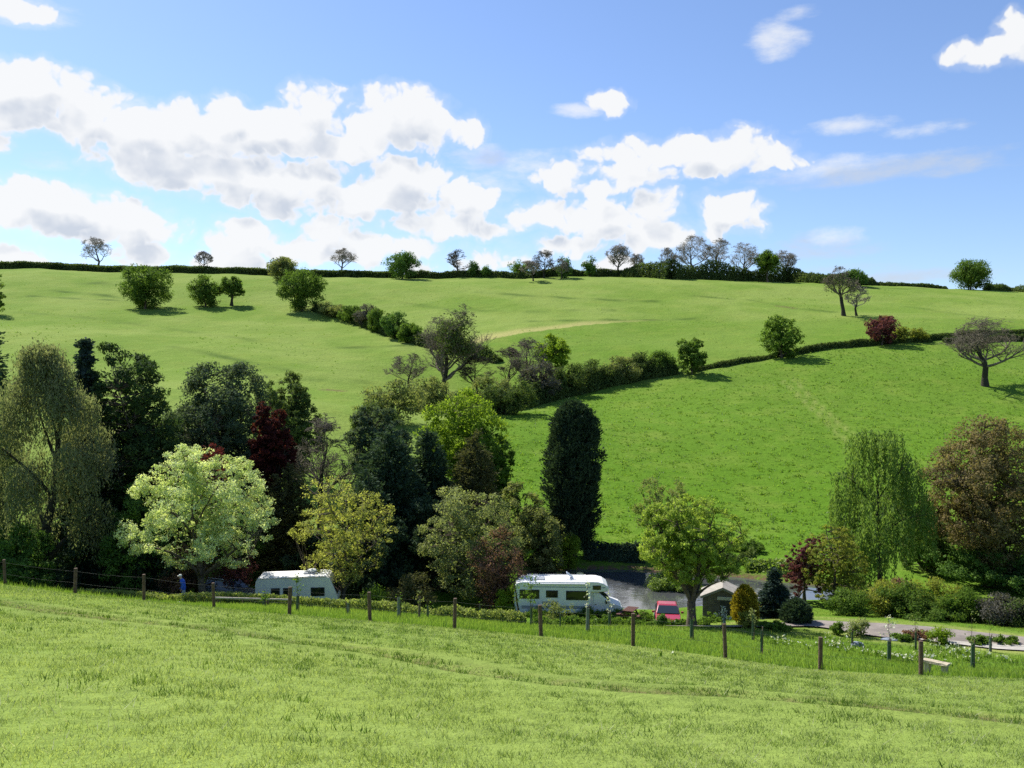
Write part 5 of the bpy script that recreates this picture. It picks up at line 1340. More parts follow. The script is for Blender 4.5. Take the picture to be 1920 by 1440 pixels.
# ------------------------------------------------------------------ cars: x forward
def car(name, label, loc, rz, L, W, Ht, paint, estate=False, rails=False):
    root = empty(name, loc, label, "car", rz=rz)
    hw = W / 2; h = L / 2; wz = Ht * (.60 if estate else .68)
    if estate: low = [(-h, .42), (-h - .02, .7), (-h + .06, wz - .04), (-h + .15, wz), (h * .42, wz), (h * .86, wz - .12), (h * .98, wz - .28), (h, .5), (h - .08, .3), (-h + .1, .3)]
    else: low = [(-h, .42), (-h - .02, .68), (-h + .08, wz - .02), (-h + .2, wz), (h * .38, wz), (h * .82, wz - .12), (h * .97, wz - .27), (h, .5), (h - .06, .28), (-h + .08, .28)]
    bm = bmesh.new(); add_prism(bm, low, -hw, hw, lambda x, z: .10 * max(0, z - .55) + .10 * max(0, abs(x) - h * .80) / (h * .2) + .06 * max(0, .5 - z))
    body = bm_obj("body", bm, paint, root, bevel=.07, seg=3)
    rx0, rx1 = (-h + .32, h * .02) if estate else (-h * .62, -h * .02)
    gl = [(-h + .12 if estate else -h * .90, wz - .02), (rx0, Ht - .05), (rx0 + .2, Ht), (rx1 - .12, Ht), (rx1 + .08, Ht - .06), (h * .44, wz - .02)]
    tap = lambda x, z: .07 + .36 * max(0, z - wz)
    bm = bmesh.new(); add_prism(bm, gl, -hw, hw, tap)
    bm_obj("roof", bm, paint, root, bevel=.10, seg=4)
    def slope_glass(nm, a, b, wa, wb, mt, parent=root):
        a = Vector((a[0], 0, a[1])); b = Vector((b[0], 0, b[1])); d = b - a; n_ = Vector((-d.z, 0, d.x)).normalized()
        if n_.z < 0: n_ = -n_
        a = a + d * .08; b = b - d * .06
        bm = bmesh.new(); o_ = n_ * .018
        f = bm.faces.new([bm.verts.new(v) for v in (Vector((a.x, -wa, a.z)) + o_, Vector((b.x, -wb, b.z)) + o_, Vector((b.x, wb, b.z)) + o_, Vector((a.x, wa, a.z)) + o_)])
        r_ = bmesh.ops.extrude_face_region(bm, geom=[f]); bmesh.ops.translate(bm, vec=-n_ * .05, verts=[e for e in r_['geom'] if isinstance(e, bmesh.types.BMVert)])
        return bm_obj(nm, bm, mt, parent)
    ti = hw - tap(0, Ht) - .04; tb = hw - .13
    slope_glass("windscreen", (rx1 + .06, Ht - .02), (h * .44, wz), ti, tb, M_GLASSB)
    slope_glass("rear_window", (rx0 + .06, Ht - .02), (gl[0][0], wz), ti, tb, M_GLASS)
    for s in (-1, 1):
        xm = (rx0 + rx1) / 2 - .02
        for (x0, x1, x2, x3) in ((gl[0][0] + .22, xm - .04, xm - .04, rx0 + .22), (xm + .04, h * .30, rx1 - .04, xm + .04)):
            pts = [(x0, wz + .03), (x1, wz + .03), (x2, Ht - .10), (x3, Ht - .10)]
            bm = bmesh.new()
            A = [bm.verts.new((x, s * (hw - tap(x, z) + .010), z)) for x, z in pts]; B = [bm.verts.new((x, s * (hw - tap(x, z) - .03), z)) for x, z in pts]
            bm.faces.new(A); bm.faces.new(list(reversed(B)))
            for i in range(4): bm.faces.new((A[i], B[i], B[(i + 1) % 4], A[(i + 1) % 4]))
            bm_obj("side_window", bm, M_GLASS, root)
        bm = bmesh.new(); add_box(bm, (h * .33, s * (hw + .09), wz + .08), (.10, .18, .13)); bm_obj("mirror", bm, paint, root, bevel=.03)
        bm = bmesh.new(); add_box(bm, (h * .95, s * (hw - .34), wz - .25), (.14, .40, .13), Matrix.Rotation(R(28), 3, 'Y')); bm_obj("headlight", bm, M_LAMP, root, bevel=.03)
        bm = bmesh.new(); add_box(bm, (-h + .02, s * (hw - .22), wz - .16), (.08, .26, .16)); bm_obj("tail_light", bm, M_REDLAMP, root, bevel=.02)
        for x in (-h * .60, h * .62): wheel(root, x, s * (hw - .10), .31, .19, s)
        if rails:
            bm = bmesh.new(); add_cyl(bm, (rx0 + .1, s * (hw - .34), Ht + .05), (rx1, s * (hw - .34), Ht + .05), .03, n=8); bm_obj("roof_bar", bm, M_SILVER, root)
    bm = bmesh.new(); add_box(bm, (h - .03, 0, .40), (.16, W * .86, .20)); bm_obj("front_bumper", bm, paint if not estate else M_TRIM, root, bevel=.05)
    bm = bmesh.new(); add_box(bm, (h + .005, 0, .56), (.08, W * .36, .07)); bm_obj("grille", bm, M_TRIM, root, bevel=.01)
    box_obj("number_plate", (h + .06, 0, .40), (.015, .5, .11), M_PLATE, root)
    bm = bmesh.new(); add_box(bm, (-h, 0, .42), (.14, W * .88, .18)); bm_obj("rear_bumper", bm, M_TRIM, root, bevel=.04)
    return root
p = at(1253.5, 57.0); car("red_car", "small faded red hatchback facing the camera beside the lime willow", (p.x, 57.4, hz(p.x, 57.0) - .06), R(-98), 3.6, 1.66, 1.30, M_RED)
p = at(430, 61.5); car("estate_car", "dark silver estate car behind the hedge next to the caravan", (p.x, 62, -15.25), R(-24), 4.1, 1.75, 1.62, M_DARKCAR, True, True)

# ------------------------------------------------------------------ the wooden hut
def hut():
    p = at(1364, 57.5); z = hz(p.x, 58.5) - .25
    root = empty("wooden_hut", (p.x, 58.7, z), "small grey boarded hut with pale gabled roof by the pond", "hut", rz=R(-14))
    w, d, hwall, hr = 2.55, 2.1, 1.85, 2.42
    bm = bmesh.new()
    # gable ends face the camera: boards stacked with a lap
    nb = 13
    for k in range(nb):
        z0 = hwall * k / nb; zz = hwall / nb
        for s in (-1, 1):
            add_box(bm, (0, s * (d / 2), z0 + zz / 2), (w, .03, zz * .98), Matrix.Rotation(R(-7 * s), 3, 'X'))
            add_box(bm, (s * w / 2, 0, z0 + zz / 2), (.03, d, zz * .98), Matrix.Rotation(R(7 * s), 3, 'Y'))
    for s in (-1, 1):
        A = [bm.verts.new((-w / 2, s * d / 2 - .015, hwall)), bm.verts.new((w / 2, s * d / 2 - .015, hwall)), bm.verts.new((0, s * d / 2 - .015, hr - .02))]
        B = [bm.verts.new((v.co.x, v.co.y + .03, v.co.z)) for v in A]
        bm.faces.new(A); bm.faces.new(list(reversed(B)))
        for i in range(3): bm.faces.new((A[i], B[i], B[(i + 1) % 3], A[(i + 1) % 3]))
    bm_obj("wall", bm, M_SHED, root)
    sl = math.atan2(hr - hwall, w / 2)
    bm = bmesh.new()
    for s in (-1, 1):
        Lr = (w / 2 + .16) / math.cos(sl)
        add_box(bm, (s * (w / 4 + .08), 0, (hr + hwall) / 2 + .0 - .02), (Lr, d + .36, .05), Matrix.Rotation(s * sl, 3, 'Y'))
    bm_obj("roof", bm, M_ROOF, root)
    for s in (-1, 1):
        bm = bmesh.new(); Lr = (w / 2 + .14) / math.cos(sl)
        add_box(bm, (s * (w / 4 + .07), -d / 2 - .17, (hr + hwall) / 2 - .10), (Lr, .025, .10), Matrix.Rotation(s * sl, 3, 'Y'))
        bm_obj("bargeboard", bm, mat("bargeboard_paint", (.22, .21, .18), .8), root)
    box_obj("sign_board", (.22, -d / 2 - .045, 1.72), (1.15, .03, .22), M_SIGN, root, .008)
    dr = box_obj("door", (.25, -d / 2 - .04, .86), (.85, .03, 1.55), mat("hut_door", (.045, .047, .042), .9, noise=.3, nscale=4), root, .006)
    box_obj("handle", (-.08, -d / 2 - .07, .9), (.03, .03, .14), M_STEEL, dr)
hut()

# ------------------------------------------------------------------ field fence
POSTS = [(-118, 1085, 1036), (10, 1097, 1050), (140, 1110, 1063), (270, 1128, 1078), (402, 1142, 1096), (542, 1154, 1102), (694, 1166, 1112), (852, 1178, 1123), (1015, 1190, 1133), (1187, 1210, 1150), (1361, 1232, 1170), (1538, 1254, 1194), (1727, 1264, 1202), (1935, 1276, 1208)]
def fence_y(c): return float(np.interp(c, [-118, 10, 270, 542, 852, 1187, 1538, 1727, 1935], [46.2, 45, 42.5, 40.5, 39, 36.8, 34.2, 33.2, 32.2]))
def fence():
    rng = random.Random(4)
    bases = [at(c, fence_y(c)) for c, b, t in POSTS]
    root = empty("field_fence", bases[6], "dark timber post and wire fence crossing the foot of the near field", "fence")
    o0 = bases[6]; tops = []
    for (c, b, t), p in zip(POSTS, bases):
        h = (b - t) / F * p.y + .04
        bm = bmesh.new(); r = .080 * rng.uniform(.9, 1.12)
        add_cyl(bm, (0, 0, -.35), (rng.uniform(-.07, .07), rng.uniform(-.05, .05), h), r, r * .96, n=12)
        po = bm_obj("post", bm, M_WOOD, root, bevel=.008)
        po.location = p - o0
        tops.append(p + Vector((0, -.065, h)))
    for k, (fr) in enumerate((.90, .46)):
        S = []
        for a, b, ba, bb in zip(tops[:-1], tops[1:], bases[:-1], bases[1:]):
            ha = (a.z - ba.z) * fr; hb = (b.z - bb.z) * fr
            A = Vector((a.x, a.y, ba.z + ha)); B = Vector((b.x, b.y, bb.z + hb))
            prev = A
            for i in range(1, 7):
                u = i / 6; q = A.lerp(B, u); q.z -= .05 * 4 * u * (1 - u)
                S.append(np.r_[np.array(prev - o0), np.array(q - o0), .0035, .0035]); prev = q
        ob("wire", tubes_mesh("wire", S, M_WIRE), root)
fence()

# a low timber rail by the hedge
def rail():
    a = at(402, 50.6); b = at(548, 50.9)
    root = empty("timber_rail", a, "pale low timber rail running along the hedge foot", "rail")
    bm = bmesh.new(); p0 = Vector((0, 0, .42)); p1 = b - a + Vector((0, 0, .44))
    add_cyl(bm, p0, p1, .06, .055, n=10); bm_obj("rail", bm, M_RAIL, root)
    for u in (.04, .36, .68, .97):
        q = p0.lerp(p1, u); g = hz(a.x + q.x, a.y + q.y) - a.z
        bm = bmesh.new(); add_cyl(bm, (q.x, q.y + .06, g - .2), (q.x, q.y + .06, q.z + .02), .05, n=10); bm_obj("post", bm, M_WOOD, root)
rail()

# ------------------------------------------------------------------ stone bench
def bench():
    p = hit(1755, 1262); y = p.y
    root = empty("stone_bench", p, "small pale stone bench just beyond the last fence post", "bench", rz=R(-46))
    bm = bmesh.new(); add_box(bm, (0, 0, .43), (.98, .36, .09)); bmesh.ops.subdivide_edges(bm, edges=bm.edges[:], cuts=4, use_grid_fill=True)
    rng = random.Random(2)
    for v in bm.verts: v.co += Vector((rng.uniform(-.012, .012), rng.uniform(-.014, .014), rng.uniform(-.008, .008)))
    bm_obj("seat", bm, M_STONE, root, bevel=.01)
    for x in (-.32, .33):
        bm = bmesh.new(); add_box(bm, (x, 0, .16), (.17, .27, .46)); bmesh.ops.subdivide_edges(bm, edges=bm.edges[:], cuts=3, use_grid_fill=True)
        for v in bm.verts: v.co += Vector((rng.uniform(-.012, .012), rng.uniform(-.012, .012), 0)) + Vector(((v.co.x - x) * .25 * (abs(v.co.z - .15) / .22), 0, 0))
        bm_obj("leg", bm, M_STONE, root, bevel=.01)
bench()

# ------------------------------------------------------------------ stones and small oddments
def rock(name, label, p, s, m, seed, cat):
    bm = bmesh.new(); bmesh.ops.create_icosphere(bm, subdivisions=4, radius=1)
    rng = np.random.default_rng(seed); K = [(rng.normal(size=3) * 1.6, rng.uniform(0, 6)) for _ in range(6)]
    for v in bm.verts:
        n = sum(math.sin(float(np.dot(k, v.co)) + ph) for k, ph in K) / 6
        v.co *= 1 + .28 * n
        v.co = Vector((v.co.x * s[0], v.co.y * s[1], max(v.co.z, -.35) * s[2]))
    o = bm_obj(name, bm, m, None, smooth=True); o.location = p + Vector((0, 0, s[2] * .15)); tag(o, label, cat)
rock("boulder", "blue grey boulder in the rough grass before the lane", at(1607, 47.6), (.33, .25, .24), M_BOULDER, 3, "boulder")
rock("pale_rock", "pale rounded rock on the grass below the clipped hedge", at(332, 51.6), (.26, .2, .18), M_ROCK, 4, "rock")
rock("grey_slab", "flat grey stone slab lying beside the lane's near edge", at(1678, 49.6), (.75, .3, .09), M_BOULDER, 5, "stone")

def marker():
    p = hit(1117, 1171)
    bm = bmesh.new(); add_box(bm, (0, 0, .16), (.07, .05, .36)); add_box(bm, (0, 0, .03), (.26, .1, .07))
    o = bm_obj("white_marker", bm, M_MARK, None, bevel=.008); o.location = p; tag(o, "little white marker post in the rough grass below the motorhome", "marker")
marker()
def a_board():
    p = at(1182, 60.0)
    root = empty("picnic_table", (p.x, 60.0, p.z), "reddish brown timber picnic table beside the motorhome bonnet", "table", rz=R(64))
    bm = bmesh.new()
    for k in range(5): add_box(bm, (0, -.3 + .15 * k, .74), (1.3, .135, .04))
    bm_obj("tabletop", bm, M_RUST, root)
    for s in (-1, 1):
        box_obj("seat", (0, s * .68, .45), (1.3, .26, .04), M_RUST, root)
        bm = bmesh.new()
        for t in (-1, 1): add_box(bm, (s * .45, t * .36, .37), (.05, .09, .86), Matrix.Rotation(t * R(30), 3, 'X'))
        add_box(bm, (s * .45, 0, .41), (.06, 1.5, .08)); bm_obj("leg_frame", bm, M_RUST, root)
a_board()

# ------------------------------------------------------------------ saplings in their guards
def sapling(label, c, base, top, guard, leaf=L_GREEN, gm=M_GUARD, gr=.075, n=26, per=9, lean=0.0, stem=.018, stakes=1, spread=.35, ls=.10, y=None):
    rng = np.random.default_rng(int(c * 13 + base))
    p = hit(c, base) if y is None else at(c, y)
    H_ = max((base - top) / F * p.y, .5) if y is None else -(top - 720) / F * p.y - p.z
    root = empty("sapling", p, label, "sapling", "young trees in guards beyond the fence")
    pts = [(0, 0, -.1)]; 
    for i in range(1, 6): pts.append((lean * H_ * (i / 5) + rng.normal(0, .02), rng.normal(0, .02), H_ * i / 5 * .95))
    S = poly_segs(pts, stem * 1.2, stem * .4)
    pts = np.array(pts)
    cl = []
    for k in range(n):
        z = rng.uniform(.42, 1.0) * H_; b = np.array([np.interp(z, pts[:, 2], pts[:, 0]), 0, z])
        e = b + np.array([rng.normal(0, spread * .5), rng.normal(0, spread * .5), rng.uniform(0, .15)]) * (1.15 - .5 * z / H_)
        S.append(np.r_[b - [0, 0, .1], e, stem * .35, stem * .15]); cl.append(e)
    ob("stem", tubes_mesh("stem", S, BARK_DARK), root)
    if per:
        cl = np.array(cl); idx = np.repeat(np.arange(n), per)
        P = cl[idx] + rng.normal(0, .07, (len(idx), 3)); V, Fq = leaves(P, ls, rng)
        ob("foliage", np_mesh("foliage", V, [Fq], leaf, tint=rng.random(len(idx))), root)
    if guard:
        gh = (base - guard) / F * p.y if y is None else guard
        bm = bmesh.new()
        gr *= .78; add_cyl(bm, (0, 0, -.05), (.02 * gh, 0, gh), gr, gr, n=10, cap=False)
        r_ = bmesh.ops.solidify(bm, geom=bm.faces[:], thickness=.008)
        bm_obj("tree_guard", bm, gm, root)
        for s in range(stakes):
            x = (gr + .035) * (1 if s == 0 else -1)
            bm = bmesh.new(); add_box(bm, (x, .02, gh * .55), (.04, .04, gh * 1.2)); bm_obj("stake", bm, M_STAKE, root)
sapling("young tree with pale guard close to the second fence post", 121, 1104, 1066, 1077, L_OLIVE, M_GUARDG, .10)
sapling("thin leafy sapling just past the third fence post", 301, 1124, 1056, None, L_GREEN, n=18, per=5, spread=.25)
sapling("brown leaved sapling in a grey guard beside the blossom tree's trunk", 388, 1129, 1068, 1106, L_PINK, M_GUARDG, .11, n=34, per=10)
sapling("short sapling guard standing behind the timber rail, below the caravan", 494, 1137, 1112, 1116, L_GREEN, M_GUARD, .09, n=12)
sapling("tall slim sapling in front of the caravan's middle windows", 557, 1146, 1080, 1117, L_GREEN, M_GUARD, .075, n=20, per=5, spread=.25)
sapling("pair of short stakes with a guard left of the sixth fence post", 652, 1151, 1128, 1131, L_GREEN, M_GUARDG, .07, n=8, per=3, stakes=2)
sapling("green guard right of the sixth fence post", 747, 1157, 1112, 1120, L_GREEN, M_GUARDG, .10, n=10, per=4)
sapling("tall brownish guard midway between sixth and seventh fence posts", 786, 1159, 1106, 1119, L_SCRUB, M_STAKE, .085, n=12, per=5, stakes=0)
sapling("short dark guard left of the seventh fence post", 802, 1160, 1134, 1137, L_GREEN, M_GUARD, .07, n=6, per=3, stakes=0)
sapling("leaning thin guard right of the seventh fence post", 899, 1162, 1130, 1136, L_GREEN, M_GUARD, .045, n=6, per=3, stakes=0)
sapling("young tree with leaning dark trunk at the motorhome's rear corner", 976, 1166, 1076, None, L_GREEN, lean=-.16, stem=.075, n=30, per=7, spread=.5)
sapling("leafy sapling in front of the motorhome's rear window", 995, 1174, 1082, 1138, L_GREEN, M_GUARD, .06, n=40, per=9, spread=.65)
sapling("short guard below the domed bush by the motorhome", 1050, 1177, 1146, 1152, L_SCRUB, M_GUARD, .05, n=6, per=3, stakes=0)
sapling("white blossoming sapling in a stout guard before the motorhome's big window", 1101, 1184, 1094, 1140, L_BLOSSOM, M_GUARDG, .10, n=9, per=5, spread=.28, ls=.12)
sapling("sapling with a few pale leaves before the motorhome's cab door", 1142, 1176, 1112, 1150, L_BLOSSOM, M_GUARD, .075, n=10, per=5, spread=.2)
sapling("green guard with a bare whip left of the lime willow's trunk", 1296, 1199, 1146, 1162, L_GREEN, M_GUARD, .10, n=6, per=3)
sapling("white leaved sapling in a pale guard before the hut door", 1357, 1180, 1138, 1150, L_BLOSSOM, M_GUARDG, .09, n=20, per=7, stakes=2, y=None)
sapling("slim sapling in front of the golden conifer", 1411, 1200, 1138, 1152, L_OLIVE, M_GUARD, .07, n=16, per=6)
sapling("guard standing right of the tenth fence post", 1427, 1226, 1178, 1182, L_GREEN, M_GUARD, .055, n=6, per=3)
sapling("low guard beside the blue grey boulder", 1597, 1211, 1180, 1186, L_GREEN, M_GUARD, .045, n=8, per=5)
sapling("pale twiggy sapling rising before the lane, between the eleventh and twelfth posts", 1666, 1241, 1156, 1203, L_BLOSSOM, M_GUARD, .095, n=22, per=4, spread=.4)
sapling("sapling behind the twelfth fence post", 1716, 1218, 1156, 1184, L_OLIVE, M_GUARD, .05, n=12, per=5)
sapling("tall guard right of the stone bench", 1823, 1252, 1150, 1206, L_OLIVE, M_GUARD, .10, n=10, per=4, spread=.25)
sapling("short post like guard at the pale lane edge", 1856, 1222, 1176, 1195, L_GREEN, M_GUARDG, .07, n=8, per=4)

# ------------------------------------------------------------------ the walker
def walker():
    # stands where a 1.76 m figure shows its cap at the height it has in the photograph
    y = min(np.arange(54.4, 60, .1), key=lambda q: abs(-(1077 - 720) / F * q - 1.77 - hz((345 - 960) / F * q, q)))
    p = at(345, y); z = p.z
    sk = [((0, 0, .95), .145), ((-.03, 0, 1.12), .135), ((-.08, 0, 1.30), .165), ((-.12, 0, 1.44), .13), ((-.17, 0, 1.53), .062), ((-.215, 0, 1.61), .088), ((-.235, 0, 1.70), .092), ((-.225, 0, 1.765), .06),
          ((-.11, .17, 1.42), .075), ((-.03, .24, 1.17), .055), ((-.22, .22, 1.0), .042), ((-.28, .21, .95), .036),
          ((-.11, -.17, 1.42), .075), ((.06, -.25, 1.18), .055), ((-.05, -.24, .95), .042), ((-.09, -.235, .89), .036),
          ((-.02, .09, .88), .105), ((-.16, .10, .50), .072), ((-.13, .10, .10), .048), ((-.27, .11, .045), .042),
          ((.01, -.09, .88), .105), ((.06, -.10, .49), .072), ((.30, -.10, .15), .048), ((.23, -.11, .045), .042)]
    ed = [(0, 1), (1, 2), (2, 3), (3, 4), (4, 5), (5, 6), (6, 7), (3, 8), (8, 9), (9, 10), (10, 11), (3, 12), (12, 13), (13, 14), (14, 15), (0, 16), (16, 17), (17, 18), (18, 19), (0, 20), (20, 21), (21, 22), (22, 23)]
    base = len(sk)
    for s, h, w in ((1, 11, 10), (-1, 15, 14)):
        hp = Vector(sk[h][0]); d = (hp - Vector(sk[w][0])).normalized()
        for k in range(4):
            o_ = Vector((0, 0, .030 - .02 * k)) ; L_ = [.075, .085, .08, .062][k]
            a = hp + o_ * .9; b = a + d * L_ * .55 + o_ * .3; c_ = b + d * L_ * .4 + Vector((0, -s * .02, -.02))
            i = len(sk); sk += [(tuple(b), .0095), (tuple(c_), .008)]; ed += [(h, i), (i, i + 1)]
        i = len(sk); b = hp + Vector((-.01, -s * .035, .025)); sk += [(tuple(b), .012), (tuple(b + d * .035), .010)]; ed += [(h, i), (i, i + 1)]
    me = bpy.data.meshes.new("body"); me.from_pydata([s[0] for s in sk], ed, []); me.update()
    tmp = bpy.data.objects.new("body_skin", me); COL.objects.link(tmp)
    md = tmp.modifiers.new("skin", 'SKIN'); md.use_smooth_shade = True
    for v, s in zip(me.skin_vertices[0].data, sk): v.radius = (s[1], s[1])
    me.skin_vertices[0].data[0].use_root = True
    tmp.modifiers.new("sub", 'SUBSURF').levels = 2
    dg = bpy.context.evaluated_depsgraph_get(); dg.update()
    bmh = bmesh.new(); bmh.from_mesh(bpy.data.meshes.new_from_object(tmp.evaluated_get(dg)))
    bpy.data.objects.remove(tmp)
    M_SKIN = mat("skin", (.50, .30, .21), .55); M_JKT = mat("blue_jacket", (.015, .085, .42), .7, noise=.2, nscale=7); M_TRS = mat("pale_trousers", (.28, .31, .36), .8); M_SHOE = mat("shoe", (.05, .04, .035), .6); M_HAT = mat("white_cap", (.72, .68, .58), .8); M_EYE = mat("eye", (.02, .02, .02), .3)
    for f in bmh.faces:
        c_ = f.calc_center_median()
        hand = (abs(c_.y) > .19 and c_.z < 1.0)
        f.material_index = 0 if c_.z > 1.535 or (hand and c_.z < (.985 if c_.y > 0 else .93)) else (1 if c_.z > .86 or hand else (2 if c_.z > .10 else 3))
    # eyes, nose, mouth line
    for yv in (-.034, .034):
        r_ = bmesh.ops.create_uvsphere(bmh, u_segments=8, v_segments=6, radius=.013)
        for v in r_['verts']:
            v.co += Vector((-.305, yv, 1.672))
            for f in v.link_faces: f.material_index = 4
    r_ = bmesh.ops.create_cone(bmh, cap_ends=True, segments=8, radius1=.02, radius2=.006, depth=.05)
    bmesh.ops.transform(bmh, matrix=Matrix.Translation((-.325, 0, 1.645)) @ Matrix.Rotation(R(-60), 4, 'Y'), verts=r_['verts'])
    for yv in (-.088, .088):
        r_ = bmesh.ops.create_uvsphere(bmh, u_segments=8, v_segments=6, radius=.028)
        for v in r_['verts']: v.co = Vector((v.co.x * .8 - .225, v.co.y * .35 + yv, v.co.z + 1.655))
    o = bm_obj("person", bmh, [M_SKIN, M_JKT, M_TRS, M_SHOE, M_EYE], None, smooth=True)
    o.location = (p.x, y, z); tag(o, "person in a blue jacket and white cap walking with bowed head", "person")
    bm = bmesh.new(); bmesh.ops.create_uvsphere(bm, u_segments=16, v_segments=10, radius=.108)
    bmesh.ops.delete(bm, geom=[v for v in bm.verts if v.co.z < -.005], context='VERTS')
    bmesh.ops.translate(bm, vec=(-.23, 0, 1.708), verts=bm.verts)
    add_cyl(bm, (-.33, 0, 1.70), (-.33, 0, 1.712), .075, n=16)
    bm_obj("cap", bm, M_HAT, o, smooth=True)
    bm = bmesh.new(); add_cyl(bm, (-.145, 0, 1.475), (-.175, 0, 1.535), .10, .075, n=16, cap=False); bm_obj("collar", bm, M_JKT, o, smooth=True)
walker()
# ================================================================== grass
def blades(name, P, h, w, rng, m, label, lean=.8, upn=.6, tint=None):
    n = len(P)
    a = rng.uniform(0, 2 * np.pi, n); b = rng.uniform(0, 2 * np.pi, n)
    side = np.stack([np.cos(a), np.sin(a), np.zeros(n)], 1) * (w * .5)[:, None]
    ln = np.stack([np.cos(b), np.sin(b), np.zeros(n)], 1) * (h * lean * rng.uniform(.2, 1.6, n))[:, None]
    tip = P + ln + np.array([0, 0, 1]) * h[:, None]
    V = np.stack([P - side, P + side, tip], 1).reshape(-1, 3)
    Fq = np.arange(n * 3).reshape(n, 3)
    me = np_mesh(name, V, [Fq], m, tint=rng.random(n) if tint is None else tint)
    o = ob(name, me); tag(o, label, "grass", kind="stuff")
    return o

def wob(x, y, sc, seed):
    r = np.random.default_rng(seed); v = 0
    for k in range(5):
        q = r.normal(size=2) / sc * 1.5 ** k; v = v + np.sin(q[0] * x + q[1] * y + r.uniform(0, 6.3) + 1.3 * np.sin(q[1] * x * .7 - q[0] * y * .6)) / 1.25 ** k
    return v / 3.2

def sample_fan(rng, n, y0, y1, half=.62, pw=0.0):
    """ground points spread evenly over what lies ahead: density falls with distance to the power pw"""
    u = rng.random(n)
    e = 2 - pw
    y = (y0 ** e + u * (y1 ** e - y0 ** e)) ** (1 / e) if abs(e) > 1e-6 else y0 * (y1 / y0) ** u
    return rng.uniform(-half, half, n) * y + rng.uniform(-1, 1, n) * .5, y

FEN_X = np.array([at(c, fence_y(c)).x for c, b, t in POSTS]); FEN_Y = np.array([fence_y(c) for c, b, t in POSTS])
def fence_at(x): return np.interp(x, FEN_X, FEN_Y)

def near_grass():
    rng = np.random.default_rng(1)
    x, y = sample_fan(rng, 640000, 6.5, 47, .66, 1.15)
    k = y < fence_at(x) - .1
    x, y = x[k], y[k]
    P2 = np.stack([x, y], 1)
    td, _ = line_d(P2, TREAD)
    g = wob(x, y, .55, 3); g2 = wob(x, y, 2.6, 4)
    keep = rng.random(len(x)) < np.clip(.62 + .5 * g, .12, 1) * np.where(td < .45, .35, 1)
    x, y, g, g2 = x[keep], y[keep], g[keep], g2[keep]
    h = (.035 + .035 * np.clip(g + .3, 0, 1.3) + .022 * np.clip(g2, 0, 1)) * rng.uniform(.45, 1.4, len(x)) * .82 * (1 + y / 70)
    w = (.0045 + .00045 * y) * rng.uniform(.6, 1.5, len(x))
    g3 = wob(x, y, 7, 12)
    tint = np.clip(.50 + .20 * g2 - .25 * g + .36 * g3 + rng.normal(0, .27, len(x)) - .35 * np.exp(-(td[keep] / 1.0) ** 2), 0, 1)
    P = np.stack([x, y, H(x, y) - .01], 1)
    blades("meadow_grass", P, h, w, rng, L_GRASS, "short pasture grass of the near field", tint=tint)
near_grass()

def field_tufts():
    # rank darker tufts, thickest along the trodden line
    rng = np.random.default_rng(21)
    x, y = sample_fan(rng, 9000, 7, 44, .62, 1.0)
    td, _ = line_d(np.stack([x, y], 1), TREAD)
    g = wob(x, y, 3.2, 31); g2 = wob(x, y, .9, 32)
    k = (y < fence_at(x) - .2) & (rng.random(len(x)) < np.clip(-.10 + .55 * g + .45 * g2, 0, .7) + .4 * np.exp(-((td - .3) / 1.5) ** 2) * (.3 + .7 * (g2 > 0)))
    x, y = x[k], y[k]; m = 16
    sp = np.repeat(rng.uniform(.05, .16, len(x)), m)
    xx = np.repeat(x, m) + rng.normal(0, 1, len(x) * m) * sp; yy = np.repeat(y, m) + rng.normal(0, 1, len(x) * m) * sp
    h = np.repeat(rng.uniform(.05, .13, len(x)), m) * rng.uniform(.5, 1.3, len(xx)); w = (.008 + .0006 * yy) * rng.uniform(.7, 1.4, len(xx))
    blades("meadow_tufts", np.stack([xx, yy, H(xx, yy) - .01], 1), h, w, rng, L_HAW, "darker grass tufts in the near field", .6, tint=np.clip(np.repeat(rng.normal(.45, .25, len(x)), m) + rng.normal(0, .15, len(xx)), 0, 1))
    # dry straw coloured stems
    n = 15000; x, y = sample_fan(rng, n, 6.8, 40, .64, 1.1); g = wob(x, y, 1.8, 35); k = (y < fence_at(x) - .2) & (rng.random(n) < np.clip(.3 + .7 * g, 0, 1)); x, y = x[k], y[k]
    blades("dry_stems", np.stack([x, y, H(x, y)], 1), rng.uniform(.05, .13, len(x)), (.0035 + .0003 * y), rng, L_STRAW, "dry straw stems among the near grass", 1.2)
field_tufts()

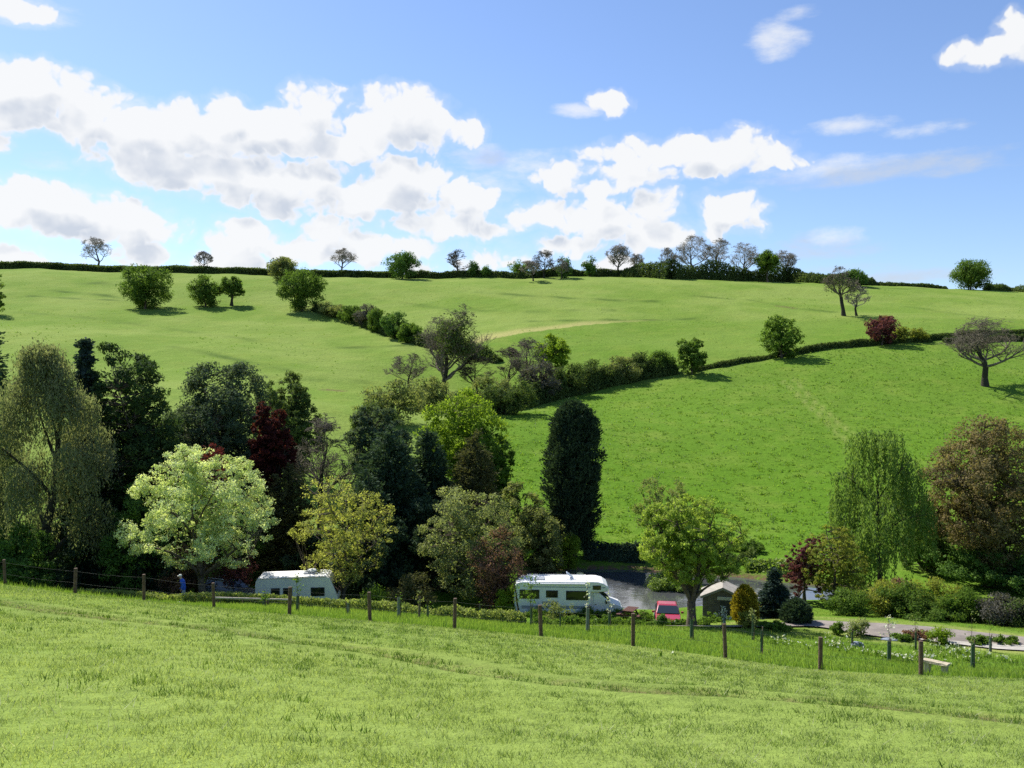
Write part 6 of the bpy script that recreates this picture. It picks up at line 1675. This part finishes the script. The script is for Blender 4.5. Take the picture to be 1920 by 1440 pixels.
def rough_grass():
    rng = np.random.default_rng(2)
    n = 230000
    x = rng.uniform(-36, 36, n); y = rng.uniform(31, 62, n)
    P2 = np.stack([x, y], 1)
    rd, _ = line_d(P2, ROAD_C)
    fy = fence_at(x)
    road_half = np.interp(x, [4, 10, 17, 21, 26, 30], [.55, .65, 1.4, 2.4, 2.9, 3.0])
    k = (y > fy - .15) & (rd > road_half) & (np.abs(x) < .64 * y) & (rng.random(n) < np.where(y < 54, 1, .4))
    sd = poly_sd(P2, POND); k &= sd > .3; bq = hit(1755, 1262); k &= np.hypot(x - bq.x, y - bq.y) > .75
    x, y = x[k], y[k]
    g = wob(x, y, .6, 5); g2 = wob(x, y, 3, 6)
    d = y - fence_at(x)
    edge = np.exp(-(d / .5) ** 2)
    h = (.10 + .12 * np.clip(g + .4, 0, 1.4) + .07 * np.clip(g2, 0, 1) + .14 * edge) * rng.uniform(.5, 1.4, len(x)) * np.where(y > 53, .6, 1) * np.where(rd[k] < road_half[k] + 1.2, .5, 1)
    w = .030 * rng.uniform(.6, 1.5, len(x))
    tint = np.clip(.45 + .25 * g2 + rng.normal(0, .22, len(x)) - .35 * edge, 0, 1)
    P = np.stack([x, y, H(x, y) - .02], 1)
    blades("rough_grass", P, h, w, rng, L_ROUGH, "taller rough grass between the fence and the lane", .35, tint=tint)
rough_grass()

def hill_tufts():
    rng = np.random.default_rng(3)
    x, y = sample_fan(rng, 120000, 82, 330, .62, 1.9)
    fx = np.array([p[0] for p in FIELD_EDGE]); fy = np.array([p[1] for p in FIELD_EDGE])
    edge = np.interp(x, fx, fy)
    inr = (y < edge - 1) & (x > -9)
    g = wob(x, y, 1.5, 8); g2 = wob(x, y, 9, 9)
    dens = np.where(inr, np.clip(.45 + .9 * g + .3 * g2, 0, 1), np.clip(-.1 + .3 * g + .3 * g2, 0, .3))
    k = rng.random(len(x)) < dens
    x, y, inr, g = x[k], y[k], inr[k], g[k]
    m = 4
    xx = np.repeat(x, m) + rng.normal(0, .10, len(x) * m); yy = np.repeat(y, m) + rng.normal(0, .10, len(x) * m)
    h = np.repeat((.16 + .12 * np.clip(g, 0, 1)) * rng.uniform(.6, 1.5, len(x)), m) * rng.uniform(.7, 1.2, len(xx)) * np.where(yy > 170, 1.2, 1)
    w = .14 * rng.uniform(.6, 1.4, len(xx))
    P = np.stack([xx, yy, H(xx, yy) - .02], 1)
    blades("hill_grass", P, h, w, rng, L_TUFT, "grass tussocks on the far field", .7, tint=np.clip(np.repeat(rng.normal(.45, .3, len(x)), m) + rng.normal(0, .12, len(xx)), 0, 1))
hill_tufts()

def flowers():
    """white flowering clumps in the rough grass"""
    rng = np.random.default_rng(6)
    cen = [(1470, 1210, 26), (1490, 1214, 18), (1560, 1213, 40), (1575, 1206, 24), (1590, 1224, 20), (1650, 1232, 44), (1680, 1236, 30), (1700, 1242, 30), (1720, 1236, 30), (1735, 1224, 14), (1790, 1222, 34), (1808, 1240, 36), (1800, 1228, 18), (1760, 1215, 10), (1850, 1236, 22), (1880, 1240, 22), (1745, 1250, 8), (1255, 1238, 3), (900, 1158, 4)]
    W, Lf = [], []
    for c, r, k in cen:
        p = hit(c, r)
        k = max(2, int(k * .55)); q = np.array(p) + rng.normal(0, 1, (k, 3)) * np.array([.45, .8, 0]); q[:, 2] = H(q[:, 0], q[:, 1])
        for a in q:
            hh = rng.uniform(.18, .34)
            W.append(a + [0, 0, hh] + rng.normal(0, .03, (3, 3)))
            Lf.append(a + rng.normal(0, .08, (9, 3)) * [1, 1, .3] + np.c_[np.zeros(9), np.zeros(9), rng.uniform(.03, .22, 9)])
    W = np.concatenate(W); Lf = np.concatenate(Lf)
    V1, F1 = leaves(W, .085, rng, aspect=.8); V2, F2 = leaves(Lf, .16, rng, aspect=.3, axis=np.array([0, 0, 1.2]))
    me = np_mesh("flowers", np.r_[V1, V2], [F1, F2 + len(V1)], [L_BLOSSOM, L_GREEN], tint=rng.random(len(F1) + len(F2)), matidx=np.r_[np.zeros(len(F1)), np.ones(len(F2))])
    tag(ob("flowers", me), "white flowers scattered through the rough grass", "flowers", kind="stuff")
flowers()
